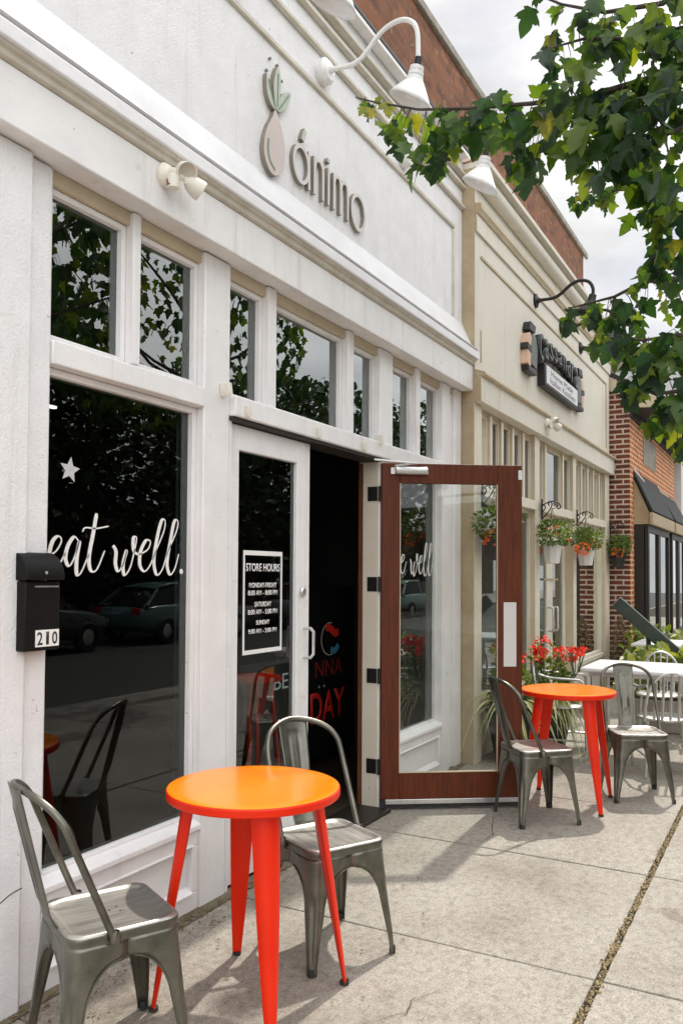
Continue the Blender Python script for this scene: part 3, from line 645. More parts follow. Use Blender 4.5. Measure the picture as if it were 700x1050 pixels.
letter([[(4.030,3.955),(4.030,3.735)], [(4.030,3.88),(4.045,3.935),(4.085,3.952),(4.122,3.92),(4.128,3.85),(4.128,3.735)]])
letter([[(4.192,3.955),(4.192,3.735)]]); letter([[(4.186,3.988),(4.192,4.010)]], M['sage'], 'letter_dot', .028)
letter([[(4.258,3.955),(4.258,3.735)], [(4.258,3.88),(4.272,3.935),(4.305,3.952),(4.337,3.92),(4.342,3.735)], [(4.342,3.88),(4.36,3.935),(4.395,3.952),(4.428,3.92),(4.434,3.735)]])
letter([ell(4.572,3.838,.088,.108)])

# ------------------------------------------------------------------ brick parapet
t = thing('brick_parapet', 'weathered red brick wall rising above both storefronts', 'brick wall', (6, 2.75, 4.95))
mb = MB(); mb.box(-2, 11.88, 2.63, 2.9, 4.72, 6.12); part('wall', mb, M['brickold'], t)
mb = MB(); mb.box(11.882, 12.02, 2.62, 2.91, 4.72, 6.12); part('end_pier', mb, M['paleside'], t, bevel=.006)
mb = MB(); mb.box(-2, 12.06, 2.595, 2.94, 6.122, 6.20); part('coping', mb, M['stone'], t, bevel=.01)
mb = MB(); mb.box(-2, 6.475, 2.6225, 2.629, 4.96, 5.24); mb.box(6.51, 11.9, 2.55, 2.629, 4.90, 5.04); part('flashing', mb, M['black'], t)

# ------------------------------------------------------------------ cream building
b2 = thing('cream_building', 'cream storefront with a row of narrow upper lights and stepped mouldings', 'building', (9.3, 2.32, 0))
CR, CW, TN = M['cream'], M['creamwall'], M['tan']
XA, XB = 6.483, 12.09
def faced(name, mb, mats, **k):      # second slot on faces that look down the street towards -X (their shade painted in as a darker tone)
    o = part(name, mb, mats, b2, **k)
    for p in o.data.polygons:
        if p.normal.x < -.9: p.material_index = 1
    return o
mb = MB(); mb.box(XA, XB, 2.318, 2.60, 3.195, 4.95); faced('upper_wall', mb, [CW, TN])
mb = MB(); mb.box(XA, XB+.01, 2.299, 2.317, 4.415, 4.562); faced('frieze', mb, [CW, TN], bevel=.004)
mb = MB(); mb.prism_x([(2.317,4.563),(2.285,4.563),(2.278,4.58),(2.262,4.60),(2.262,4.645),(2.317,4.655)], XA, XB+.03); faced('moulding', mb, [M['beige'], TN], bevel=.003)
mb = MB(); mb.prism_x([(2.317,4.80),(2.27,4.80),(2.245,4.82),(2.235,4.85),(2.235,4.90),(2.317,4.905)], XA, XB+.05); faced('moulding', mb, [CW, TN], bevel=.003)
mb = MB(); mb.box(XA, XB+.06, 2.20, 2.60, 4.952, 5.0); part('roof_edge', mb, CW, b2, bevel=.005)
mb = MB(); mb.box(6.62, 11.86, 2.308, 2.3185, 4.226, 4.250); mb.box(11.84, 11.86, 2.3085, 2.3185, 3.34, 4.225); mb.box(6.62, 6.635, 2.3105, 2.3185, 3.34, 3.62); part('panel_moulding', mb, M['tan'], b2, bevel=.003)
mb = MB(); mb.prism_x([(2.317,3.26),(2.235,3.232),(2.225,3.222),(2.225,3.205),(2.26,3.196),(2.317,3.196)], XA, XB+.12); faced('cornice', mb, [M['beige'], TN], bevel=.003)
mb = MB(); mb.box(XA, XB+.08, 2.26, 2.60, 2.985, 3.194); faced('fascia', mb, [CW, TN], bevel=.004)
def pierx(x0, x1, n='pier', y=2.32, z1=2.983, mat=CR, z0=0):
    mb = MB(); mb.box(x0, x1, y, 2.6, z0, z1); faced(n, mb, [mat, M['beige'] if n != 'corner_pier' else TN], bevel=.005)
pierx(XA, 6.67, 'corner_pier')
pierx(8.29, 8.466); pierx(9.93, 10.085); pierx(11.81, XB)
for xs in ([6.942,7.258,7.587,7.935],[8.749,9.50],[10.43,10.78,11.12,11.47]):
    for x in xs: pierx(x, x+.062, 'mullion', 2.338, 2.95, CR, 2.31)
mb = MB()
for x0, x1 in ((6.672,8.288),(8.468,9.928),(10.087,11.808)): mb.box(x0, x1, 2.30, 2.56, 2.215, 2.308)
faced('transom_bar', mb, [CR, M['beige']], bevel=.004)
mb = MB()
for x0, x1 in ((6.672,8.288),(8.468,9.928),(10.087,11.808)): mb.box(x0, x1, 2.37, 2.56, 2.93, 2.982)
part('window_head', mb, M['beige'], b2)
for x0, x1 in ((6.672,6.940),(7.006,7.256),(7.322,7.585),(7.651,7.933),(7.999,8.288),(8.468,8.747),(8.813,9.498),(9.564,9.928),(10.087,10.428),(10.494,10.778),(10.844,11.118),(11.184,11.468),(11.534,11.808)):
    window(x0, x1, 2.31, 2.93, b2, fr=.010, y=2.392, fmat=CR)
window(6.672, 8.288, .50, 2.213, b2, fr=.035, y=2.40, fmat=CR); window(10.087, 11.808, .50, 2.213, b2, fr=.035, y=2.40, fmat=CR)
for x0, x1 in ((6.672,8.288),(10.087,11.808)):
    mb = MB(); mb.box(x0, x1, 2.36, 2.55, 0, .44); mb.box(x0, x1, 2.34, 2.551, .442, .498); part('base_panel', mb, CR, b2, bevel=.004)
mb = MB(); mb.box(8.468, 9.19, 2.40, 2.5, 2.0, 2.212); mb.box(9.206, 9.928, 2.40, 2.5, 2.0, 2.212); part('door_header', mb, CR, b2, bevel=.004)
for x0, x1, hx in ((8.47,9.195,9.10),(9.203,9.926,9.30)):
    mb = MB(); mb.box(x0, x0+.12, 2.41, 2.455, .02, 1.995); mb.box(x1-.12, x1, 2.41, 2.455, .02, 1.995); mb.box(x0+.12, x1-.12, 2.4105, 2.4545, 1.87, 1.995); mb.box(x0+.12, x1-.12, 2.4105, 2.4545, .02, .28)
    d = part('door', mb, CR, b2, bevel=.004)
    mb = MB(); mb.face(((x0+.118,2.43,.278),(x1-.118,2.43,.278),(x1-.118,2.43,1.872),(x0+.118,2.43,1.872))); part('pane', mb, M['glass'], d)
    mb = MB(); mb.tube([(hx,2.41,1.20),(hx,2.355,1.20),(hx,2.345,1.18),(hx,2.345,.96),(hx,2.355,.94),(hx,2.41,.94)], .011, 8); part('handle', mb, M['alu'], d)
mb = MB(); mb.box(8.9, 9.5, 2.395, 2.3985, 1.50, 1.52); part('mail_slot', mb, M['tan'], b2)
mb = MB(); mb.box(XA+.01, XB, 8.9, 9, 0, 4.9); mb.box(XB-.1, XB-.001, 2.605, 8.9, 0, 4.9); part('side_wall', mb, CW, b2)
mb = MB(); mb.box(XA+.01, XB-.102, 2.605, 8.9, 4.5, 4.6); part('roof', mb, M['soffit'], b2)
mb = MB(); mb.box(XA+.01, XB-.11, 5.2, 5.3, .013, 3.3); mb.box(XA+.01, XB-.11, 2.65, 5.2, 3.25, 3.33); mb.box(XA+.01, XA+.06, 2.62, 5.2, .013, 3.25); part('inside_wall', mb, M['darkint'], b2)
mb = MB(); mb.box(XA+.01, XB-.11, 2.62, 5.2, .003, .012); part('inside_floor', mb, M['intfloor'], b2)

# shop sign on the cream building
sg = thing('shop_sign', 'black cutout letter sign with a figure at each end over a white name board', 'sign', (9, 2.30, 3.5))
yF, yB = 2.235, 2.318
def arched(txt):
    xs = [8.20 + .21*i for i in range(len(txt))]
    for i, ch in enumerate(txt):
        f = i/(len(txt)-1); h = .27 - .11*math.sin(f*math.pi) + (.02 if i == 0 else 0)
        x = 8.235 + 1.50*f; zc = 3.855 + .055*math.sin(f*math.pi)
        if ch == ' ': continue
        bm = text_mb(ch, x, yF, zc, h, .165, .06, bold=.03)
        part('letter', bm, M['signblack'], sg, smooth=False)
        bm = text_mb(ch, x+.012, yF-.004, zc+.008, h*.9, .12, .003, bold=.0)
        part('letter_face', bm, M['signgrey'], sg, smooth=False)
arched('Cassandra')
mb = MB(); mb.box(8.36, 9.80, yF, yB, 3.50, 3.735); bd = part('name_board', mb, M['signblack'], sg, bevel=.01)
mb = MB(); mb.box(8.41, 9.77, yF-.004, yF-.001, 3.535, 3.72); part('board_face', mb, M['signwhite'], bd)
part('board_lettering', text_mb('Home Made', 9.06, yF-.006, 3.668, .06, .95, .001), M['signgrey'], bd, smooth=False)
part('board_lettering', text_mb('Italian Kitchen', 9.10, yF-.006, 3.587, .06, 1.1, .001), M['signgrey'], bd, smooth=False)
def figure(x, flip):
    s = -1 if flip else 1
    mb = MB(); mb.prism_y([(x-.05*s,3.62),(x+.17*s,3.60),(x+.19*s,3.80),(x+.13*s,3.92),(x+.02*s,3.93),(x-.02*s,3.80)], yF+.01, yB); part('figure_coat', mb, M['signgrey'], sg, bevel=.004)
    mb = MB(); mb.prism_y([(x-.16*s,3.60),(x-.04*s,3.58),(x-.02*s,3.72),(x-.14*s,3.74)], yF+.012, yB+.001); part('figure_hand', mb, M['skin'], sg, bevel=.004)
    mb = MB(); mb.prism_y([(x-.17*s,3.742),(x-.03*s,3.722),(x-.03*s,3.78),(x-.16*s,3.80)], yF+.005, yB); part('figure_cuff', mb, M['signblack'], sg, bevel=.004)
    mb = MB(); mb.prism_y([(x-.15*s,3.802),(x-.03*s,3.79),(x+.0*s,3.88),(x-.06*s,3.92),(x-.13*s,3.89)], yF+.012, yB); part('figure_face', mb, M['skin'], sg, bevel=.004)
    mb = MB(); mb.prism_y([(x-.10*s,3.94),(x+.10*s,3.945),(x+.13*s,4.02),(x-.05*s,4.03)], yF+.008, yB); part('figure_hat', mb, M['signblack'], sg, bevel=.004)
    mb = MB(); mb.prism_y([(x-.12*s,3.535),(x+.16*s,3.535),(x+.17*s,3.598),(x-.14*s,3.578)], yF+.008, yB+.002); part('figure_base', mb, M['signblack'], sg, bevel=.004)
figure(7.93, False); figure(10.02, True)

# ------------------------------------------------------------------ brick building
b3 = thing('brick_building', 'brick house front with black shingled bay roofs and a beige gable eave', 'building', (14.5, 2.05, 0))
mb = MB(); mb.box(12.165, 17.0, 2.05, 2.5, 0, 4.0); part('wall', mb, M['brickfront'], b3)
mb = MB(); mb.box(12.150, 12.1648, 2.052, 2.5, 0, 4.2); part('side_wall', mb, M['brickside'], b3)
mb = MB(); mb.box(12.155, 17.0, 8.8, 9, 0, 4.0); mb.box(12.155, 12.4, 2.501, 8.8, 0, 5.5); part('rear_wall', mb, M['brickfront'], b3)
mb = MB(); mb.prism_x([(1.68,4.06),(1.68,4.10),(2.36,4.50),(5.5,6.3),(5.5,6.2),(2.36,4.42)], 12.12, 17.1); part('roof', mb, M['shingle'], b3)
mb = MB(); mb.prism_x([(1.69,3.91),(1.69,4.058),(2.36,4.418),(2.36,4.20),(2.22,4.16),(2.12,4.06),(2.06,3.93)], 12.118, 12.152); part('rake_board', mb, M['beige'], b3, bevel=.006)
mb = MB(); mb.box(12.155, 17.05, 1.72, 2.049, 3.94, 4.0); mb.box(12.155, 17.0, 2.02, 2.0485, 3.80, 3.938); part('soffit', mb, M['soffit'], b3)  # lower strip is the shading under the eave, put in as a dark band
mb = MB(); mb.box(12.13, 17.1, 1.60, 1.68, 3.98, 4.09); part('gutter', mb, M['teal'], b3, bevel=.02)
mb = MB(); mb.box(13.3, 14.6, 2.040, 2.0495, 3.28, 3.72); part('wall_plaque', mb, M['stone'], b3, bevel=.004)
for x0, x1, zt in ((12.42,14.75,3.08),(15.0,17.0,3.0)):
    mb = MB(); mb.prism_x([(2.048,zt),(2.048,zt-.05),(1.81,2.47),(1.78,2.49)], x0, x1); r_ = part('bay_roof', mb, M['shingle'], b3)
    mb = MB(); mb.prism_x([(2.0475,zt-.12),(2.0475,2.30),(1.83,2.30),(1.83,2.45)], x0+.05, x1-.05); part('bay_side', mb, M['tan'], b3)
    mb = MB(); mb.box(x0-.02, x1+.02, 1.78, 1.825, 2.29, 2.462); part('bay_fascia', mb, M['tan'], b3, bevel=.006)  # bay side and fascia: beige with its shade painted in
    mb = MB(); mb.prism_x([(2.045,zt+.01),(2.045,zt+.04),(1.9,2.92),(1.9,2.90)], x0, x0+.03); part('bay_flashing', mb, M['lampwhite'], b3)
    n = 2; w = (x1-x0-.1)/n
    for k in range(n):
        window(x0+.05+w*k, x0+.05+w*(k+1)-.004, .52, 2.288, b3, fr=.10, y=1.88, fmat=M['darkframe'])
    mb = MB(); mb.box(x0+.05, x0+.09, 1.90, 2.047, .50, 2.288); part('bay_post', mb, M['darkframe'], b3)
    mb = MB(); mb.box(x0+.02, x1-.02, 1.83, 2.047, 0, .50); part('bay_base', mb, M['stone'], b3, bevel=.01)
    mb = MB(); mb.box(x0+.1, x1-.1, 2.0, 2.046, .52, 2.28); part('bay_inside', mb, M['darkint'], b3)
t = thing('white_building', 'plain white wall of a taller building beyond the brick house', 'building', (20, 2.0, 0))
mb = MB(); mb.box(17.2, 30, 1.95, 8, 0, 5.7); part('wall', mb, M['paleside'], t)
mb = MB(); mb.box(17.15, 30.05, 1.9, 8.05, 5.7, 5.85); part('coping', mb, M['stone'], t)
for k in range(3): window(17.8+2.6*k, 19.2+2.6*k, .9, 2.6, t, fr=.08, y=1.96, fmat=M['darkframe'])

# ------------------------------------------------------------------ fixtures on the walls
def gooseneck(x, z, col, label, grp, shade=True):
    t = thing('gooseneck_lamp', label, 'wall lamp', (x, 2.43, z), 0, grp)
    Y = Matrix.Rotation(R(90), 4, 'X')
    mb = MB(); mb.lathe([(0,0),(.072,0),(.076,.012),(.074,.045),(.055,.062),(.022,.066),(.020,.085),(0,.085)], Y, 28); part('wall_mount', mb, col, t, world=False)
    path = []
    for q in [(-.08,0),(-.18,-.012),(-.25,.0),(-.30,.035),(-.36,.095),(-.42,.135),(-.49,.152),(-.55,.142),(-.595,.105),(-.615,.055),(-.62,-.0),(-.622,-.105)]: path.append((q[0], 0, q[1]))
    pts = [Vector((0, p.x, p.z)) for p in catmull([(a, c) for a, _, c in path], 5)]
    mb = MB(); mb.tube(pts, .0135, 12); part('arm', mb, col, t, world=False)
    if not shade: return t
    Mx = Matrix.Translation((0,-.622,-.115)) @ Matrix.Rotation(R(12), 4, 'X')
    mb = MB(); mb.lathe([(0,.02),(.02,.02),(.022,-.028),(0,-.028)], Mx, 16); part('collar', mb, M['black'], t, world=False)
    mb = MB(); mb.lathe([(.024,-.028),(.038,-.032),(.039,-.052),(.035,-.055),(.042,-.060),(.043,-.080),(.038,-.083),(.045,-.088),(.050,-.115)], Mx, 28); part('neck', mb, col, t, world=False)
    # angled shade: the rim plane tilts towards the wall
    mb = MB(); seg = 40; rings = []
    for f in (0,.12,.3,.55,.8,1.0):
        ring = []
        for k in range(seg):
            a = 2*math.pi*k/seg; r0 = .052; 
            drop = -.115 - f*(.145 - .075*(1-math.cos(a-R(270)))*.5)
            rr = r0 + (.124-r0)*f**.92
            ring.append(mb.bm.verts.new(Mx @ Vector((rr*math.cos(a), rr*math.sin(a), drop))))
        rings.append(ring)
    for i in range(len(rings)-1):
        for k in range(seg): mb.bm.faces.new((rings[i][k], rings[i][(k+1)%seg], rings[i+1][(k+1)%seg], rings[i+1][k]))
    sh = part('lamp_shade', mb, col, t, world=False, solid=.004)
    mb = MB(); mb.lathe([(0,-.12),(.026,-.125),(.026,-.15),(.034,-.175),(.03,-.195),(0,-.205)], Mx, 16); part('bulb', mb, M['oldplastic'], t, world=False)
    return t
G1 = 'white gooseneck lamps above the cafe sign'
gooseneck(3.24, 4.51, M['lampwhite'], 'white gooseneck lamp at the top edge, above the fruit emblem', G1)
gooseneck(4.135, 4.507, M['lampwhite'], 'white gooseneck lamp with its whole curved arm in view, above the raised lettering', G1)
gooseneck(5.278, 4.514, M['lampwhite'], 'white gooseneck lamp half behind the maple leaves, beside the cream building', G1)
def black_lamp(x, label):
    t = thing('gooseneck_lamp', label, 'wall lamp', (x, 2.318, 4.36), 0, 'black gooseneck lamps above the shop sign')
    Y = Matrix.Rotation(R(90), 4, 'X')
    mb = MB(); mb.lathe([(0,0),(.07,0),(.07,.02),(.03,.035),(.02,.06),(0,.06)], Y, 20); part('wall_mount', mb, M['black'], t, world=False)
    pts = [Vector((0, p.x, p.z)) for p in catmull([(-.05,0),(-.18,0),(-.26,.03),(-.35,.10),(-.44,.135),(-.53,.115),(-.575,.05),(-.58,-.02)], 5)]
    mb = MB(); mb.tube(pts, .017, 10); part('arm', mb, M['black'], t, world=False)
    Mx = Matrix.Translation((0,-.58,-.02)) @ Matrix.Rotation(R(14), 4, 'X')
    mb = MB(); mb.lathe([(.02,.0),(.035,-.01),(.038,-.07),(.05,-.09),(.13,-.19),(.135,-.2)], Mx, 24); part('lamp_shade', mb, M['black'], t, world=False, solid=.004)
black_lamp(8.29, 'black gooseneck lamp whose full arch stands out on the sky')
black_lamp(9.33, 'black gooseneck lamp above the middle of the shop sign, its shade among leaves')
black_lamp(10.29, 'black gooseneck lamp furthest along the cream wall, over the sign end')

def flood(x, y, z, label):
    t = thing('floodlight', label, 'floodlight', (x, y, z), 0, 'twin headed white floodlights')
    Y = Matrix.Rotation(R(90), 4, 'X'); pl = M['oldplastic']
    mb = MB(); mb.lathe([(0,0),(.060,0),(.062,.02),(.052,.036),(.03,.05),(.026,.075),(0,.08)], Y, 24); part('base', mb, pl, t, world=False)
    mb = MB(); mb.lathe([(0,-.03),(.03,-.03),(.032,.03),(.015,.045),(0,.045)], Matrix.Translation((0,-.06,-.045)), 16); part('sensor', mb, pl, t, world=False)
    mb = MB(); mb.tube([(-.01,-.05,-.035),(-.012,-.06,-.07)], .02, 10); part('socket', mb, M['rusty'], t, world=False)
    for (px_, py_, pz_), dv, lensm in (((.055,-.085,.030),(-.35,-.80,-.52),'bead'),((.105,-.105,-.030),(.80,-.42,-.42),'oldplastic')):
        c_ = Vector((px_, py_, pz_)); D = Matrix.Translation(c_) @ Vector(dv).to_track_quat('Z','X').to_matrix().to_4x4()
        mb = MB(); mb.lathe([(0,-.062),(.014,-.060),(.020,-.045),(.034,-.030),(.046,-.005),(.052,.028),(.053,.045),(.048,.045),(.046,.030)], D, 28); h = part('lamp_head', mb, pl, t, world=False)
        mb = MB(); mb.lathe([(0,.022),(.02,.024),(.0475,.034)], D, 28); part('lens', mb, M[lensm], h, world=False)
        mb = MB(); q0 = D @ Vector((0,0,-.055)); mb.tube([(0,-.055,0), Vector((0,-.07,0)).lerp(q0,.5), q0], .014, 10); part('arm', mb, pl, t, world=False)
    return t
fl1 = flood(2.665, 2.335, 3.235, 'twin headed white floodlight under the ledge above the left window')
fl2 = flood(8.47, 2.26, 3.13, 'twin headed white floodlight on the cream fascia below the shop sign')

for o in (fl1, fl2): o.scale = (.84,.84,.84)
t = thing('mailbox', 'black wall mailbox with white house number 210 at its lower corner', 'mailbox', (2.12, 2.40, 1.26))
mb = MB(); mb.box(2.006, 2.163, 2.362, 2.43, 1.272, 1.520); part('box', mb, M['mailbox'], t, bevel=.006)
mb = MB(); prof = [(2.43,1.524),(2.43,1.622)] + [(2.43-.085*math.sin(R(a)), 1.53+.094*math.cos(R(a))) for a in range(8, 90, 8)] + [(2.346,1.524)]
mb.prism_x(prof, 2.0, 2.169); part('lid', mb, M['mailbox'], t, bevel=.004)
mb = MB(); mb.box(2.045, 2.152, 2.358, 2.3615, 1.498, 1.504); part('slot', mb, M['alu'], t)
mb = MB(); mb.lathe([(0,0),(.006,0),(.006,.006),(0,.008)], Matrix.Translation((2.085,2.352,1.55)) @ Matrix.Rotation(R(90),4,'X'), 12); part('knob', mb, M['alu'], t)
mb = MB(); mb.box(2.052, 2.157, 2.3585, 2.3618, 1.286, 1.346); pl_ = part('number_plate', mb, M['vinyl'], t)
for ch, x in (('2',2.070),('1',2.104),('0',2.137)): part('number', text_mb(ch, x, 2.3575, 1.316, .046, .024 if ch != '1' else .012, .001, bold=.012), M['signblack'], pl_, smooth=False)

# ------------------------------------------------------------------ tables and chairs
def lerp(a, b, t): return a+(b-a)*t
def make_table(name, label, group):
    t = thing(name, label, 'table', (0,0,0), 0, group)
    mb = MB(); mb.lathe([(0,.770),(.27,.770),(.306,.7695),(.315,.767),(.319,.761),(.319,.740),(.316,.736),(.309,.736),(.309,.752),(0,.754)], seg=64)
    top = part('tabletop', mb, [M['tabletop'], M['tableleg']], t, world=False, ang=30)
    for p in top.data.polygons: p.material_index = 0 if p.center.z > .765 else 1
    mb = MB(); mb.lathe([(.235,.752),(.235,.722),(.225,.722),(.225,.752)], seg=40); part('apron_ring', mb, M['tableleg'], t, world=False)
    for k in range(4):
        a = R(45+90*k); ra, ta = Vector((math.cos(a), math.sin(a), 0)), Vector((-math.sin(a), math.cos(a), 0))
        mb = MB(); rows = []
        for z, r, w in ((.752,.225,.052),(.70,.232,.051),(.55,.257,.046),(.40,.283,.040),(.25,.308,.033),(.12,.331,.025),(.05,.343,.020),(.018,.349,.018),(.0,.350,.017)):
            row = []
            for q in range(13):
                f = q/12*2-1; prof = (1-abs(f)**2.2)
                row.append(mb.bm.verts.new(ra*(r + w*.62*prof) + ta*(w*f) + Vector((0,0,z))))
            row.append(mb.bm.verts.new(ra*(r - w*.15) + ta*(w*.8) + Vector((0,0,z)))); row.append(mb.bm.verts.new(ra*(r - w*.15) - ta*(w*.8) + Vector((0,0,z))))
            rows.append(row)
        n = len(rows[0])
        for i in range(len(rows)-1):
            for q in range(n): mb.bm.faces.new((rows[i][q], rows[i][(q+1)%n], rows[i+1][(q+1)%n], rows[i+1][q]))
        mb.bm.faces.new(rows[0]); mb.bm.faces.new(rows[-1][::-1])
        lg = part('leg', mb, M['tableleg'], t, world=False, ang=50)
        mb = MB(); mb.tube([ra*.352+Vector((0,0,.012)), ra*.353+Vector((0,0,-.0))], .0175, 12); part('foot_cap', mb, M['rubber'], lg, world=False)
    return t
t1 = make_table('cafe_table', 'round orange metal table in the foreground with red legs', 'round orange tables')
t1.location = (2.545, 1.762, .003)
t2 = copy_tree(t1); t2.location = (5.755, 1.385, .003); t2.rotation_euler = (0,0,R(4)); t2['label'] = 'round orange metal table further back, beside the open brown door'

def rsq(a, r, n=6):               # rounded square outline, half size a
    out = []
    for cx, cy, a0 in ((a-r,a-r,0),(-a+r,a-r,90),(-a+r,-a+r,180),(a-r,-a+r,270)):
        for k in range(n+1): out.append((cx+r*math.cos(R(a0+90*k/n)), cy+r*math.sin(R(a0+90*k/n))))
    return out
def make_chair(label, group):
    t = thing('metal_chair', label, 'chair', (0,0,0), 0, group); st = M['steel']
    # seat
    mb = MB(); rings = []
    for a, r, z in ((.02,.01,.4525),(.10,.03,.4530),(.142,.04,.4545),(.152,.045,.4560),(.158,.047,.4605),(.166,.050,.4635),(.174,.052,.4620),(.179,.054,.4565),(.180,.054,.449),(.180,.054,.443),(.1775,.053,.441),(.1775,.053,.424)):
        rings.append([mb.bm.verts.new((x, y, z)) for x, y in rsq(a, r)])
    n = len(rings[0]); mb.bm.faces.new(rings[0])
    for i in range(len(rings)-1):
        for k in range(n): mb.bm.faces.new((rings[i][k], rings[i][(k+1)%n], rings[i+1][(k+1)%n], rings[i+1][k]))
    seat = part('seat', mb, [M['seatsteel'], st], t, world=False, ang=50)
    for p in seat.data.polygons: p.material_index = 0 if p.center.z > .4535 or max(abs(p.center.x), abs(p.center.y)) < .15 else 1
    for dx, dy in ((0,0),(.03,.02),(.03,-.02),(-.03,.02),(-.03,-.02)):
        mb = MB(); mb.lathe([(0,.4531),(.0045,.4531)], Matrix.Translation((dx,dy,.0003)), 10); mb.keepn = True; part('drain_hole', mb, M['rubber'], seat, world=False)
    # legs: folded sheet with a fluted corner and half an arch on each side
    zs = [.428,.415,.40,.388,.378,.374,.368,.358,.345,.330,.312,.292,.272,.25,.22,.18,.13,.08,.045,.02,.0]
    for sx, sy in ((1,1),(-1,1),(-1,-1),(1,-1)):
        mb = MB(); rows = []; edge1 = []; edge2 = []
        for z in zs:
            f = (.428-z)/.428
            s = .1765 + (.208-.1765)*f**1.15
            if z < .05: s = s - .002
            c = lerp(.052, .019, min(1, f*1.15))
            w0 = lerp(.062, .026, min(1, max(0, (.30-z)/.27))) if z < .30 else .062
            z0, za = .255, .376
            if z >= za: u = 0.0
            elif z > z0: u = (s-w0)*math.sqrt(max(0, 1-((z-z0)/(za-z0))**2))
            else: u = s-w0
            u = min(u, s-c-.002)
            g = 0.009*min(1, max(0, (.285-z)/.03))*min(1, max(0, (z-.03)/.04))   # flute depth
            pts = [(u, s), (lerp(u, s-c, .5), s), (s-c, s)]
            for k in range(1, 8):
                a = R(90*k/8); px, py = s-c+c*math.sin(a), s-c+c*math.cos(a)
                d = g*math.exp(-((k-4)/1.5)**2)*1.0; px -= d*.7071; py -= d*.7071
                pts.append((px, py))
            pts += [(s, s-c), (s, lerp(u, s-c, .5)), (s, u)]
            rows.append([mb.bm.verts.new((sx*x, sy*y, z)) for x, y in pts])
            if z <= za: edge1.append(Vector((sx*u, sy*s, z))); edge2.append(Vector((sx*s, sy*u, z)))
        n = len(rows[0])
        for i in range(len(rows)-1):
            for k in range(n-1): mb.bm.faces.new((rows[i][k], rows[i][k+1], rows[i+1][k+1], rows[i+1][k]))
        lg = part('leg', mb, st, t, world=False, ang=60, solid=.0022)
        mb = MB()
        for e in (edge1, edge2): mb.tube(e, .0032, 6)
        part('rolled_edge', mb, st, lg, world=False)
        f = .207; mb = MB(); mb.tube([(sx*(f-.013), sy*(f-.013), .028), (sx*(f-.013), sy*(f-.013), .0)], [.0125,.0135], 10); part('foot_cap', mb, M['rubber'], lg, world=False)
    # hoop
    half = [(-.046-.139*k/9, .190-.006*k/9, .436+.329*k/9) for k in range(10)]
    half += [(q.x, q.y, q.z) for q in catmull3([(-.185,.184,.765),(-.203,.178,.806),(-.230,.158,.845),(-.258,.122,.872),(-.283,.072,.889),(-.298,.03,.896),(-.303,0,.897)])[1:]]
    path = half + [(x, -y, z) for x, y, z in half[-2::-1]]
    mb = MB(); mb.tube(path, .0115, 12)
    for s in (1,-1): mb.lathe([(0,-.014),(.017,-.014),(.019,0),(.013,.022)], Matrix.Translation((-.046, s*.190, .444)), 12)
    part('back_hoop', mb, st, t, world=False)
    # splat with a pressed panel
    mb = MB(); rows = []; nv, nu = 26, 17
    for i in range(nv):
        v = i/(nv-1); row = []
        x0, z0 = lerp(-.189, -.303, v), lerp(.452, .897, v)
        if v < .12: x0 += .012*(1-v/.12)**2
        wd = lerp(.050, .074, v)
        for j in range(nu):
            u = j/(nu-1)*2-1
            e = 0
            du, dv = abs(abs(u)-.40), 0
            if .22 < v < .84 and abs(abs(u)-.40) < .09: e = -.0045
            if abs(u) < .42 and (abs(v-.84) < .025 or abs(v-.22) < .025): e = -.0045
            row.append(mb.bm.verts.new((x0 - .010*(1-u*u) + e, u*wd, z0)))
        rows.append(row)
    for i in range(nv-1):
        for j in range(nu-1): mb.bm.faces.new((rows[i][j], rows[i][j+1], rows[i+1][j+1], rows[i+1][j]))
    part('backrest', mb, st, t, world=False, ang=60, solid=.0025)
    return t
G2 = 'dark steel chairs at the orange tables'
c1 = make_chair('dark steel chair nearest the viewer, in front of the black mailbox pier', G2)
for i, (x, y, a, lab) in enumerate(((2.022,1.962,-.47,None),(3.04,1.729,-2.056,'dark steel chair tucked behind the foreground orange table, facing the viewer'),(5.28,1.473,-.83,'dark steel chair standing against the open brown door'),(6.158,1.007,-2.672,'dark steel chair furthest back, in front of the long white table'))):
    o = c1 if i == 0 else copy_tree(c1)
    if i: o['label'] = lab
    o.location = (x, y, .003); o.rotation_euler = (0,0,a)

